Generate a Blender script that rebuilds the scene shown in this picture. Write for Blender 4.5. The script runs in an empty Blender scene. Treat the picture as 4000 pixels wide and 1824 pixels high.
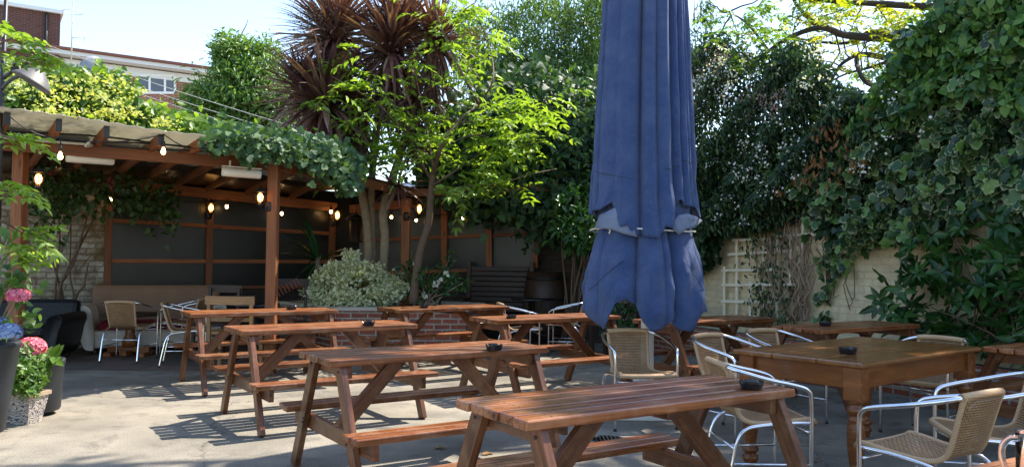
import bpy, bmesh, math, random
import numpy as np
from mathutils import Vector, Matrix
rng = np.random.default_rng(7); random.seed(7)
C = bpy.context.scene.collection
PI = math.pi
# ------------------------------------------------------------------ camera, sky, sun
F, PITCH, CAMH, ROLL, K = 3150.0, 0.0295, 1.373, 0.013, 0.644
cam = bpy.data.cameras.new('camera'); cam.sensor_width = 36; cam.lens = F*36/4000
cam.clip_start = .05; cam.clip_end = 500
co = bpy.data.objects.new('camera', cam); C.objects.link(co)
co.matrix_world = Matrix.Translation((0, 0, CAMH)) @ Matrix.Rotation(PI/2+PITCH, 4, 'X') @ Matrix.Rotation(ROLL, 4, 'Z')
bpy.context.scene.camera = co
SUN = Vector((.82, .57, 0)).normalized()*math.cos(math.radians(54)) + Vector((0, 0, math.sin(math.radians(54))))
w = bpy.data.worlds.new('World'); bpy.context.scene.world = w; w.use_nodes = True
sky = w.node_tree.nodes.new('ShaderNodeTexSky'); sky.sky_type = 'NISHITA'; sky.sun_disc = False
sky.sun_elevation = math.radians(54); sky.sun_rotation = math.atan2(SUN.x, SUN.y); sky.dust_density = .6; sky.air_density = 1.0
bg = w.node_tree.nodes['Background']; bg.inputs[1].default_value = .15
w.node_tree.links.new(sky.outputs[0], bg.inputs[0])
sl = bpy.data.lights.new('sun', 'SUN'); sl.energy = 4.5; sl.angle = math.radians(.5); sl.color = (1, .93, .82)
so = bpy.data.objects.new('sun', sl); C.objects.link(so); so.rotation_euler = (-SUN).to_track_quat('-Z', 'Y').to_euler()
vs = bpy.context.scene.view_settings; vs.view_transform = 'Standard'; vs.look = 'None'; vs.exposure = 1.42
bpy.context.scene.cycles.max_bounces = 8; bpy.context.scene.cycles.transparent_max_bounces = 16

# ------------------------------------------------------------------ helpers
def ray(x, y):                       # photo position (2576 px wide) -> direction of sight
    u = np.asarray(x, float)/K-2000; v = np.asarray(y, float)/K-912
    cr, sr = math.cos(ROLL), math.sin(ROLL)
    u, v = cr*u+sr*v, -sr*u+cr*v
    c, s = math.cos(PITCH), math.sin(PITCH)
    return np.stack([u/F, c+s*v/F, s-c*v/F], -1)
def at(x, y, Y):
    d = ray(x, y); k = np.asarray(Y)/d[..., 1]
    return d*k[..., None] + np.array([0, 0, CAMH])
def onplane(x, y, p, n):
    d = ray(x, y); o = np.array([0, 0, CAMH])
    t = ((np.array(p)-o)@np.array(n))/(d@np.array(n))
    return o + d*t[..., None]
def nrm(a): return a/np.maximum(np.linalg.norm(a, axis=-1, keepdims=True), 1e-9)

def props(o, label=None, cat=None, group=None, kind=None):
    if label: o['label'] = label
    if cat: o['category'] = cat
    if group: o['group'] = group
    if kind: o['kind'] = kind
    return o
def thing(name, label, cat, loc=(0, 0, 0), rz=0, group=None):
    o = bpy.data.objects.new(name, None); C.objects.link(o); o.empty_display_size = .1
    o.location = loc; o.rotation_euler = (0, 0, rz)
    return props(o, label, cat, group)
def link(name, me, mat, parent=None, M=None):
    o = bpy.data.objects.new(name, me); C.objects.link(o)
    if mat and not me.materials: me.materials.append(mat)
    if parent: o.parent = parent
    if M is not None: o.matrix_local = M
    return o
def copy_tree(o, parent=None):
    c = o.copy(); C.objects.link(c)
    if parent: c.parent = parent
    for ch in o.children: copy_tree(ch, c)
    return c
class MB:
    def __init__(s): s.V = []; s.F = []; s.U = []; s.S = []
    def add(s, V, Fs, smooth=True, uv=None):
        b = len(s.V); s.V += [tuple(map(float, v)) for v in V]
        for i, f in enumerate(Fs):
            s.F.append([b+k for k in f]); s.S.append(smooth)
            s.U += (uv[i] if uv else [(0, 0)]*len(f))
        return s
    def box(s, c, d, M=None, bev=.005):
        bm = bmesh.new(); bmesh.ops.create_cube(bm, size=1)
        for v in bm.verts: v.co = Vector((v.co.x*d[0], v.co.y*d[1], v.co.z*d[2]))
        if bev: bmesh.ops.bevel(bm, geom=bm.edges[:], offset=min(bev, min(d)*.45), segments=2, affect='EDGES', profile=.5)
        M = M or Matrix()
        bm.verts.index_update()
        s.add([(M @ v.co)+Vector(c) for v in bm.verts], [[v.index for v in f.verts] for f in bm.faces], False); bm.free(); return s
    def bar(s, p0, p1, wd, th, up=(0, 0, 1), bev=.004):      # rectangular stick; th is measured along up
        p0, p1 = Vector(p0), Vector(p1); x = (p1-p0); L = x.length; x.normalize()
        y = Vector(up).cross(x).normalized(); z = x.cross(y)
        M = Matrix((x, y, z)).transposed()
        return s.box((p0+p1)/2, (L, wd, th), M, bev)
    def tube(s, P, R, n=8, caps=True):
        P = np.array(P, float); m = len(P); R = np.broadcast_to(np.asarray(R, float), (m,))
        T = nrm(np.gradient(P, axis=0)); a = np.array([0, 0, 1.]) if abs(T[0, 2]) < .9 else np.array([1., 0, 0])
        V = []; nv = nrm(np.cross(T[0], a))
        for i in range(m):
            nv = nrm(nv-T[i]*(nv@T[i])); bv = np.cross(T[i], nv)
            for k in range(n):
                t = 2*PI*k/n; V.append(P[i]+R[i]*(math.cos(t)*nv+math.sin(t)*bv))
        Fs = [[i*n+k, i*n+(k+1) % n, (i+1)*n+(k+1) % n, (i+1)*n+k] for i in range(m-1) for k in range(n)]
        if caps: Fs += [list(range(n))[::-1], [(m-1)*n+k for k in range(n)]]
        return s.add(V, Fs)
    def lathe(s, prof, n=24, c=(0, 0, 0), M=None, sq=1):
        V = []; M = M or Matrix()
        for r, z in prof:
            for k in range(n):
                t = 2*PI*k/n; V.append((M @ Vector((r*math.cos(t), r*math.sin(t)*sq, z)))+Vector(c))
        m = len(prof)
        Fs = [[i*n+k, i*n+(k+1) % n, (i+1)*n+(k+1) % n, (i+1)*n+k] for i in range(m-1) for k in range(n)]
        Fs += [list(range(n))[::-1], [(m-1)*n+k for k in range(n)]]
        return s.add(V, Fs)
    def wall(s, p0, p1, th, z0, z1):                            # upright slab from p0 to p1, thickness to the left; uv in metres
        p0, p1 = np.array(p0, float), np.array(p1, float); d = p1-p0; L = np.linalg.norm(d); d /= L; nn = np.array([-d[1], d[0]])*th
        a = [(*p0, z0), (*p1, z0), (*(p1+nn), z0), (*(p0+nn), z0)]; b = [(p[0], p[1], z1) for p in a]
        o = p0@d
        Fs = [[0, 1, 5, 4], [2, 3, 7, 6], [1, 2, 6, 5], [3, 0, 4, 7], [4, 5, 6, 7], [3, 2, 1, 0]]
        sd = [(o, z0), (o+L, z0), (o+L, z1), (o, z1)]; en = [(0, z0), (th, z0), (th, z1), (0, z1)]; tp = [(o, 0), (o+L, 0), (o+L, th), (o, th)]
        return s.add(a+b, Fs, False, [sd, sd, en, en, tp, tp])
    def mesh(s, name):
        me = bpy.data.meshes.new(name); me.from_pydata(s.V, [], s.F); me.polygons.foreach_set('use_smooth', s.S)
        u = me.uv_layers.new(name='UVMap'); u.data.foreach_set('uv', np.array(s.U, np.float32).ravel()); me.update(); return me
    def build(s, name, mat, parent=None, M=None): return link(name, s.mesh(name), mat, parent, M)
def stick(name, p0, p1, wd, th, mat, parent, up=(0, 0, 1), bev=.004):   # a bar with its own axis along local X (grain follows)
    p0, p1 = Vector(p0), Vector(p1); x = p1-p0; L = x.length; x.normalize()
    y = Vector(up).cross(x).normalized(); z = x.cross(y)
    M = Matrix((x, y, z)).transposed().to_4x4(); M.translation = (p0+p1)/2
    return MB().box((0, 0, 0), (L, wd, th), None, bev).build(name, mat, parent, M)
def bez(P, n=24):                    # smooth curve through points
    P = np.array(P, float); m = len(P)
    t = np.linspace(0, m-1, n); o = []
    for q in t:
        i = min(int(q), m-2); f = q-i
        a, b, c, d = P[max(i-1, 0)], P[i], P[i+1], P[min(i+2, m-1)]
        o.append(.5*((2*b)+(-a+c)*f+(2*a-5*b+4*c-d)*f*f+(-a+3*b-3*c+d)*f**3))
    return np.array(o)

# ------------------------------------------------------------------ materials
def mat(name):
    m = bpy.data.materials.new(name); m.use_nodes = True; nt = m.node_tree; nt.nodes.clear()
    return m, nt
def nd(nt, t, ins=None, **at_):
    n = nt.nodes.new('ShaderNode'+t)
    for k, v in at_.items(): setattr(n, k, v)
    for k, v in (ins or {}).items():
        if isinstance(v, bpy.types.NodeSocket): nt.links.new(v, n.inputs[k])
        else: n.inputs[k].default_value = v
    return n
def rgb(c): return (*c, 1)
def ramp(nt, fac, stops):
    r = nd(nt, 'ValToRGB', {0: fac}); e = r.color_ramp.elements
    e[0].position, e[0].color = stops[0][0], rgb(stops[0][1]); e[1].position, e[1].color = stops[-1][0], rgb(stops[-1][1])
    for p, c in stops[1:-1]: k = e.new(p); k.color = rgb(c)
    return r.outputs[0]
def out(nt, sh): nd(nt, 'OutputMaterial', {0: sh})
def mixc(nt, f, a, b, mode='MIX'):
    n = nd(nt, 'Mix', data_type='RGBA', blend_type=mode)
    for s, v in ((n.inputs[0], f), (n.inputs[6], a), (n.inputs[7], b)):
        if isinstance(v, bpy.types.NodeSocket): nt.links.new(v, s)
        else: s.default_value = v if not isinstance(v, tuple) or len(v) == 4 else rgb(v)
    return n.outputs[2]
def plain(name, c, rough=.5, metal=0, noise=.15, ns=20, bump=0, spec=.5, emit=None, es=0, bs=None):
    m, nt = mat(name); tc = nd(nt, 'TexCoord')
    nz = nd(nt, 'TexNoise', {'Vector': tc.outputs['Object'], 'Scale': ns, 'Detail': 5})
    col = mixc(nt, nz.outputs[0], tuple(x*(1-noise) for x in c), tuple(min(1, x*(1+noise)) for x in c))
    b = nd(nt, 'BsdfPrincipled', {'Base Color': col, 'Roughness': rough, 'Metallic': metal, 'Specular IOR Level': spec})
    if bump:
        n2 = nd(nt, 'TexNoise', {'Vector': tc.outputs['Object'], 'Scale': bs or ns*4, 'Detail': 4})
        nt.links.new(nd(nt, 'Bump', {'Height': n2.outputs[0], 'Strength': bump, 'Distance': .01}).outputs[0], b.inputs['Normal'])
    if emit: b.inputs['Emission Color'].default_value = rgb(emit); b.inputs['Emission Strength'].default_value = es
    out(nt, b.outputs[0]); return m
def wood(name, dark, light, worn=None, rough=.42, sc=(1.2, 22, 22), wamt=.62, bump=.25):
    m, nt = mat(name); tc = nd(nt, 'TexCoord'); oi = nd(nt, 'ObjectInfo'); ge = nd(nt, 'NewGeometry')
    off = nd(nt, 'Math', {0: oi.outputs['Random'], 1: ge.outputs['Random Per Island']}, operation='ADD')
    of2 = nd(nt, 'Math', {0: off.outputs[0], 1: 37.0}, operation='MULTIPLY')
    mp = nd(nt, 'Mapping', {'Vector': tc.outputs['Object'], 'Scale': sc})
    ad = nd(nt, 'VectorMath', {0: mp.outputs[0], 1: of2.outputs[0]}, operation='ADD')
    g1 = nd(nt, 'TexNoise', {'Vector': ad.outputs[0], 'Scale': 1.5, 'Detail': 8, 'Roughness': .65, 'Distortion': .6})
    col = ramp(nt, g1.outputs[0], [(.28, dark), (.52, tuple((a+b)/2 for a, b in zip(dark, light))), (.75, light)])
    isl = nd(nt, 'Math', {0: nd(nt, 'MapRange', {0: ge.outputs['Random Per Island'], 3: .65, 4: 1.25}).outputs[0], 1: nd(nt, 'MapRange', {0: oi.outputs['Random'], 3: .72, 4: 1.2}).outputs[0]}, operation='MULTIPLY')
    col = mixc(nt, 1.0, col, isl.outputs[0], 'MULTIPLY')
    ad2 = nd(nt, 'VectorMath', {0: tc.outputs['Object'], 1: of2.outputs[0]}, operation='ADD')
    if worn:
        n3 = nd(nt, 'TexNoise', {'Vector': ad2.outputs[0], 'Scale': 5, 'Detail': 7, 'Roughness': .7})
        f = nd(nt, 'MapRange', {0: n3.outputs[0], 1: .48, 2: .72, 3: 0, 4: wamt})
        col = mixc(nt, f.outputs[0], col, worn)
    kn = nd(nt, 'TexVoronoi', {'Vector': nd(nt, 'VectorMath', {0: ad2.outputs[0], 1: (2.2, 8, 8)}, operation='MULTIPLY').outputs[0], 'Scale': 1})
    kf = nd(nt, 'MapRange', {0: kn.outputs['Distance'], 1: .05, 2: .16, 3: .75, 4: 0})
    col = mixc(nt, kf.outputs[0], col, tuple(x*.35 for x in dark))
    rr = nd(nt, 'MapRange', {0: g1.outputs[0], 3: rough-.1, 4: rough+.2})
    b = nd(nt, 'BsdfPrincipled', {'Base Color': col, 'Roughness': rr.outputs[0]})
    nt.links.new(nd(nt, 'Bump', {'Height': g1.outputs[0], 'Strength': bump, 'Distance': .006}).outputs[0], b.inputs['Normal'])
    out(nt, b.outputs[0]); return m
def bricks(name, c1, c2, mortar, sz=(.225, .075), ms=.012, rough=.85, stain=None, wobs=.012, bump=.6, sd=.4, uv=True):
    m, nt = mat(name); tc = nd(nt, 'TexCoord'); v = tc.outputs['UV' if uv else 'Object']
    nz = nd(nt, 'TexNoise', {'Vector': v, 'Scale': 9, 'Detail': 6, 'Roughness': .65})
    wob = nd(nt, 'VectorMath', {0: nd(nt, 'VectorMath', {0: nz.outputs[1], 'Scale': wobs}, operation='SCALE').outputs[0], 1: v}, operation='ADD')
    bt = nd(nt, 'TexBrick', {'Vector': wob.outputs[0], 'Color1': rgb(c1), 'Color2': rgb(c2), 'Mortar': rgb(mortar), 'Scale': 1, 'Mortar Size': ms, 'Mortar Smooth': .3, 'Bias': 0, 'Brick Width': sz[0], 'Row Height': sz[1]})
    col = mixc(nt, .55, bt.outputs[0], ramp(nt, nz.outputs[0], [(.25, (.35, .35, .35)), (.7, (1, 1, 1))]), 'MULTIPLY')
    if stain:
        n3 = nd(nt, 'TexNoise', {'Vector': v, 'Scale': 2.4, 'Detail': 9, 'Roughness': .75})
        col = mixc(nt, nd(nt, 'MapRange', {0: n3.outputs[0], 1: .45, 2: .6, 3: 0, 4: sd}).outputs[0], col, stain)
    b = nd(nt, 'BsdfPrincipled', {'Base Color': col, 'Roughness': rough})
    h = nd(nt, 'Math', {0: nz.outputs[0], 1: bt.outputs['Fac']}, operation='SUBTRACT')
    nt.links.new(nd(nt, 'Bump', {'Height': h.outputs[0], 'Strength': bump, 'Distance': .012}).outputs[0], b.inputs['Normal'])
    out(nt, b.outputs[0]); return m
def leafm(name, cols, trans=.45, rough=.42, edge=None, ew=.55):
    m, nt = mat(name); ge = nd(nt, 'NewGeometry')
    n = len(cols); col = ramp(nt, ge.outputs['Random Per Island'], [(i/max(n-1, 1), c) for i, c in enumerate(cols)])
    if edge:
        a = nd(nt, 'Attribute', attribute_name='edge')
        jit = nd(nt, 'TexNoise', {'Vector': nd(nt, 'TexCoord').outputs['Object'], 'Scale': 25})
        e = nd(nt, 'Math', {0: a.outputs['Fac'], 1: jit.outputs[0]}, operation='ADD')
        f = nd(nt, 'MapRange', {0: e.outputs[0], 1: ew+.35, 2: ew+.6, 3: 0, 4: .85})
        col = mixc(nt, f.outputs[0], col, edge)
    b = nd(nt, 'BsdfPrincipled', {'Base Color': col, 'Roughness': rough, 'Specular IOR Level': .45})
    tcol = mixc(nt, 1.0, col, (1.3, 1.25, .45), 'MULTIPLY')
    t = nd(nt, 'BsdfTranslucent', {'Color': tcol})
    out(nt, nd(nt, 'MixShader', {0: trans, 1: b.outputs[0], 2: t.outputs[0]}).outputs[0]); return m

M = {}
M['stain'] = wood('stained_pine', (.024, .008, .003), (.23, .074, .022), (.28, .15, .075), .34)
M['farm'] = wood('old_varnished_pine', (.13, .036, .010), (.33, .112, .026), (.17, .07, .022), .2, (1.0, 9, 9), .5, .12)
M['farmtop'] = wood('amber_varnished_pine', (.15, .050, .013), (.35, .145, .038), (.20, .09, .03), .18, (1.0, 9, 9), .5, .08)
M['pergola'] = wood('pergola_timber', (.105, .033, .010), (.35, .118, .032), None, .6, (1.2, 26, 26))
M['dkwood'] = wood('dark_wood', (.020, .010, .006), (.06, .03, .016), None, .5)
M['beech'] = wood('light_beech', (.28, .14, .05), (.50, .27, .10), None, .4)
M['alu'] = plain('aluminium', (.80, .80, .82), .16, 1, .05, 30)
M['black'] = plain('black_melamine', (.010, .010, .011), .22, 0, .2)
M['iron'] = plain('black_iron', (.012, .012, .012), .45, 0, .2)
M['cream'] = plain('cream_enamel', (.72, .68, .58), .4, 0, .05)
M['whitem'] = plain('white_painted_metal', (.72, .70, .65), .35, 0, .06, 6)
M['cable'] = plain('dark_cable', (.015, .014, .013), .6)
M['greycable'] = plain('pale_cable', (.55, .55, .50), .5)
M['sofa_cream'] = plain('cream_leather', (.62, .55, .45), .42, 0, .12, 5, .25, bs=60)
M['sofa_brown'] = plain('brown_suede', (.20, .105, .055), .7, 0, .25, 4, .15, bs=90)
M['red'] = plain('red_fabric', (.22, .008, .02), .8, 0, .2, 30)
M['sofa_black'] = plain('black_leather', (.007, .007, .008), .5, 0, .3, 12, .5, bs=25, spec=.3)
M['pot_dark'] = plain('dark_glazed_pot', (.020, .024, .028), .5, 0, .45, 8, .3)
M['soil'] = plain('soil', (.03, .02, .013), .95, 0, .4, 40, .6)
M['bark'] = plain('bark', (.16, .12, .08), .9, 0, .5, 14, .9, bs=30)
M['palmbark'] = plain('pale_palm_bark', (.25, .195, .125), .9, 0, .55, 16, .9, bs=34)
M['stem'] = plain('brown_stem', (.12, .075, .045), .85, 0, .35, 25)
M['palestem'] = plain('pale_stem', (.30, .21, .14), .85, 0, .3, 25)
M['cap'] = plain('stone_capping', (.46, .40, .32), .85, 0, .25, 7, .4)
M['trellis'] = plain('cream_painted_lath', (.84, .77, .60), .6, 0, .12, 8)
M['brick'] = bricks('red_brick', (.36, .095, .05), (.27, .07, .04), (.42, .36, .27))
M['darkbrick'] = bricks('brown_brick', (.10, .035, .025), (.14, .045, .03), (.16, .13, .11), (.225, .075), .01)
M['creamwall'] = bricks('cream_painted_brick', (.84, .69, .42), (.87, .72, .45), (.80, .65, .39), (.24, .085), .007, .8, (.55, .44, .29), sd=.4, bump=.75, wobs=.03)
M['oldwall'] = bricks('peeling_whitewashed_brick', (.62, .57, .48), (.50, .44, .33), (.34, .28, .19), (.24, .085), .012, .9, (.13, .085, .03), sd=.92, bump=1., wobs=.05)
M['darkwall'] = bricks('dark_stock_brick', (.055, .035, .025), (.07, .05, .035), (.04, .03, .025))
def concrete():
    m, nt = mat('worn_concrete'); tc = nd(nt, 'TexCoord'); v = tc.outputs['Object']
    a = nd(nt, 'TexNoise', {'Vector': v, 'Scale': .9, 'Detail': 10, 'Roughness': .6}); b_ = nd(nt, 'TexNoise', {'Vector': v, 'Scale': 90, 'Detail': 3, 'Roughness': .7})
    s = nd(nt, 'TexNoise', {'Vector': v, 'Scale': 3.5, 'Detail': 8, 'Roughness': .7, 'Distortion': .4})
    col = ramp(nt, a.outputs[0], [(.3, (.17, .152, .122)), (.5, (.265, .236, .187)), (.7, (.37, .325, .255))])
    col = mixc(nt, nd(nt, 'MapRange', {0: s.outputs[0], 1: .5, 2: .64, 3: 0, 4: .65}).outputs[0], col, (.14, .125, .105))
    col = mixc(nt, .75, col, ramp(nt, b_.outputs[0], [(.35, (.42, .42, .42)), (.6, (1, 1, 1))]), 'MULTIPLY')
    wv = nd(nt, 'VectorMath', {0: v, 1: nd(nt, 'VectorMath', {0: s.outputs[1], 'Scale': .35}, operation='SCALE').outputs[0]}, operation='ADD')
    vo = nd(nt, 'TexVoronoi', {'Vector': wv.outputs[0], 'Scale': .32}, feature='DISTANCE_TO_EDGE')
    cr = nd(nt, 'MapRange', {0: vo.outputs['Distance'], 1: .0008, 2: .0035, 3: .6, 4: 0})
    col = mixc(nt, cr.outputs[0], col, (.05, .045, .04))
    b = nd(nt, 'BsdfPrincipled', {'Base Color': col, 'Roughness': .9, 'Specular IOR Level': .25})
    nt.links.new(nd(nt, 'Bump', {'Height': b_.outputs[0], 'Strength': .35, 'Distance': .006}).outputs[0], b.inputs['Normal'])
    out(nt, b.outputs[0]); return m
M['concrete'] = concrete()
M['flags'] = bricks('mossy_flagstones', (.20, .13, .10), (.13, .11, .085), (.045, .04, .03), (.62, .45), .012, .85, (.10, .085, .06), bump=.4, uv=False)
def weave():
    m, nt = mat('woven_wicker'); tc = nd(nt, 'TexCoord'); ge = nd(nt, 'NewGeometry'); oi = nd(nt, 'ObjectInfo')
    bt = nd(nt, 'TexBrick', {'Vector': tc.outputs['UV'], 'Color1': rgb((.52, .32, .155)), 'Color2': rgb((.43, .25, .11)), 'Mortar': rgb((.05, .025, .01)), 'Scale': 1, 'Mortar Size': .0030, 'Mortar Smooth': .5, 'Brick Width': .034, 'Row Height': .0135})
    wv = nd(nt, 'TexWave', {'Vector': tc.outputs['UV'], 'Scale': 33, 'Distortion': .3}, wave_type='BANDS', bands_direction='Y')
    nz = nd(nt, 'TexNoise', {'Vector': tc.outputs['UV'], 'Scale': 7, 'Detail': 4})
    col = mixc(nt, .5, bt.outputs[0], ramp(nt, nz.outputs[0], [(.3, (.55, .5, .45)), (.65, (1, 1, 1))]), 'MULTIPLY')
    col = mixc(nt, oi.outputs['Random'], col, mixc(nt, 1., col, (.8, .74, .7), 'MULTIPLY'))
    b = nd(nt, 'BsdfPrincipled', {'Base Color': col, 'Roughness': .5})
    nt.links.new(nd(nt, 'Bump', {'Height': nd(nt, 'Math', {0: 1.0, 1: bt.outputs['Fac']}, operation='SUBTRACT').outputs[0], 'Strength': .9, 'Distance': .004}).outputs[0], b.inputs['Normal'])
    t = nd(nt, 'BsdfTransparent')
    f = nd(nt, 'MapRange', {0: bt.outputs['Fac'], 1: .75, 2: .95, 3: 0, 4: .8})
    out(nt, nd(nt, 'MixShader', {0: f.outputs[0], 1: b.outputs[0], 2: t.outputs[0]}).outputs[0]); return m
M['weave'] = weave()
def wrapm():
    m, nt = mat('wrapped_cane'); tc = nd(nt, 'TexCoord')
    wv = nd(nt, 'TexWave', {'Vector': tc.outputs['UV'], 'Scale': 40, 'Distortion': .6, 'Detail': 1}, wave_type='BANDS', bands_direction='X')
    col = ramp(nt, wv.outputs[0], [(.1, (.26, .145, .06)), (.5, (.60, .38, .20)), (.9, (.66, .44, .25))])
    b = nd(nt, 'BsdfPrincipled', {'Base Color': col, 'Roughness': .45})
    nt.links.new(nd(nt, 'Bump', {'Height': wv.outputs[0], 'Strength': .6, 'Distance': .003}).outputs[0], b.inputs['Normal'])
    out(nt, b.outputs[0]); return m
M['wrap'] = wrapm()
def sheetm(name, c, t, tr):
    m, nt = mat(name); tc = nd(nt, 'TexCoord')
    wv = nd(nt, 'TexNoise', {'Vector': tc.outputs['Object'], 'Scale': 3, 'Detail': 6})
    col = mixc(nt, wv.outputs[0], tuple(x*.6 for x in c), c)
    b = nd(nt, 'BsdfPrincipled', {'Base Color': col, 'Roughness': .3}); d = nd(nt, 'BsdfTranslucent', {'Color': rgb(t)})
    out(nt, nd(nt, 'MixShader', {0: tr, 1: b.outputs[0], 2: d.outputs[0]}).outputs[0]); return m
M['roof'] = sheetm('clear_corrugated_plastic', (.56, .54, .47), (.66, .63, .52), .42)
M['roofdk'] = plain('opaque_brown_roof_sheet', (.045, .03, .02), .3, 0, .5, 5)  # rear roof darkened and made opaque to deepen the shade beneath
def polycarb():
    m, nt = mat('dark_ribbed_polycarbonate'); tc = nd(nt, 'TexCoord')
    wv = nd(nt, 'TexWave', {'Vector': tc.outputs['UV'], 'Scale': 10}, wave_type='BANDS', bands_direction='X')
    nz = nd(nt, 'TexNoise', {'Vector': tc.outputs['UV'], 'Scale': 1.6, 'Detail': 4})
    col = mixc(nt, nz.outputs[0], (.008, .008, .008), (.03, .029, .026))
    b = nd(nt, 'BsdfPrincipled', {'Base Color': col, 'Roughness': .26, 'Specular IOR Level': .28})
    nt.links.new(nd(nt, 'Bump', {'Height': wv.outputs[0], 'Strength': .12, 'Distance': .004}).outputs[0], b.inputs['Normal'])
    out(nt, b.outputs[0]); return m
M['poly'] = polycarb()
def cloth(name, c, dusty, da):
    m, nt = mat(name); tc = nd(nt, 'TexCoord')
    n1 = nd(nt, 'TexNoise', {'Vector': tc.outputs['Object'], 'Scale': 3, 'Detail': 8, 'Roughness': .7}); n2 = nd(nt, 'TexNoise', {'Vector': tc.outputs['Object'], 'Scale': 260, 'Detail': 2})
    n3 = nd(nt, 'TexNoise', {'Vector': nd(nt, 'Mapping', {'Vector': tc.outputs['Object'], 'Scale': (1.6, 1.6, .7)}).outputs[0], 'Scale': 6, 'Detail': 7, 'Roughness': .6, 'Distortion': 1.2})
    col = mixc(nt, nd(nt, 'MapRange', {0: n1.outputs[0], 1: .42, 2: .75, 3: .02, 4: da}).outputs[0], c, dusty)
    b = nd(nt, 'BsdfPrincipled', {'Base Color': col, 'Roughness': .8, 'Sheen Weight': .15})
    h = nd(nt, 'Math', {0: n2.outputs[0], 1: nd(nt, 'Math', {0: n3.outputs[0], 1: 3.5}, operation='MULTIPLY').outputs[0]}, operation='ADD')
    nt.links.new(nd(nt, 'Bump', {'Height': h.outputs[0], 'Strength': .8, 'Distance': .02}).outputs[0], b.inputs['Normal'])
    out(nt, b.outputs[0]); return m
M['blue'] = cloth('faded_blue_canvas', (.020, .058, .19), (.13, .19, .33), .5)
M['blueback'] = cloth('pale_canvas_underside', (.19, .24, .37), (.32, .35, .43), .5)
def glow(name, c, s):
    m, nt = mat(name); out(nt, nd(nt, 'Emission', {'Color': rgb(c), 'Strength': s}).outputs[0]); return m
M['bulb'] = glow('warm_bulb', (1, .62, .25), 11)
M['lamp'] = glow('warm_lamp', (1, .58, .24), 5.5)
def glassm(name, c=(1, 1, 1), r=.02):
    m, nt = mat(name); g = nd(nt, 'BsdfGlossy', {'Roughness': r}); t = nd(nt, 'BsdfTransparent', {'Color': rgb(c)}); 
    out(nt, nd(nt, 'MixShader', {0: .07, 1: t.outputs[0], 2: g.outputs[0]}).outputs[0]); return m
M['glass'] = glassm('lamp_glass', (.95, .85, .65))
def realglass():
    m, nt = mat('mug_glass'); out(nt, nd(nt, 'BsdfPrincipled', {'Base Color': rgb((.97, .98, .97)), 'Roughness': .02, 'Transmission Weight': 1., 'IOR': 1.48}).outputs[0]); return m
M['mug'] = realglass()
M['pane'] = plain('window_glass', (.10, .12, .15), .3, 0, .3, 3)
M['upvc'] = plain('white_upvc', (.78, .78, .76), .35, 0, .03)
M['fascia'] = plain('white_fascia', (.66, .68, .68), .5, 0, .08, 1)
M['tiles'] = plain('red_brown_roof', (.20, .07, .045), .8, 0, .35, 6, .5)
# ------------------------------------------------------------------ leaf shapes: (x along, y across, z out), edge flag
def tm(V, Fs, E=None): return (np.array(V, float), Fs, np.array(E if E else [0]*len(V), float))
LANCE = tm([(0, 0, 0), (.33, .5, .10), (.33, -.5, .10), (.4, 0, 0), (.72, .34, .04), (.72, -.34, .04), (1, 0, -.12)],
           [(0, 3, 1), (0, 2, 3), (3, 6, 4), (3, 4, 1), (3, 5, 6), (3, 2, 5)], [0, 1, 1, 0, 1, 1, 1])
DIA = tm([(0, 0, 0), (.42, .5, .1), (.42, -.5, .1), (1, 0, -.1)], [(0, 3, 1), (0, 2, 3)], [0, 1, 1, 1])
IVY = tm([(.30, 0, 0), (0, 0, -.02), (-.06, .30, .02), (.22, .52, .03), (.42, .30, .05), (.70, .36, 0), (1, 0, -.10), (.70, -.36, 0), (.42, -.30, .05), (.22, -.52, .03), (-.06, -.30, .02)],
         [(0, i, i+1) for i in range(1, 10)]+[(0, 10, 1)], [0, .3, 1, 1, .8, 1, 1, 1, .8, 1, 1])
HEART = tm([(.35, 0, -.04), (0, 0, 0), (-.05, .33, .06), (.22, .50, .09), (.6, .36, .05), (1, 0, -.12), (.6, -.36, .05), (.22, -.50, .09), (-.05, -.33, .06)],
           [(0, i, i+1) for i in range(1, 8)]+[(0, 8, 1)], [0, .4, 1, 1, 1, 1, 1, 1, 1])
BLADE = tm([(0, .5, 0), (0, -.5, 0), (.25, .55, .02), (.25, -.55, .02), (.5, .5, 0), (.5, -.5, 0), (.78, .3, -.07), (.78, -.3, -.07), (1, 0, -.17)],
           [(0, 1, 3, 2), (2, 3, 5, 4), (4, 5, 7, 6), (6, 7, 8)])
PETAL = tm([(0, 0, 0), (.5, .5, .15), (1, 0, .1), (.5, -.5, .15)], [(0, 3, 2, 1)])
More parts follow.
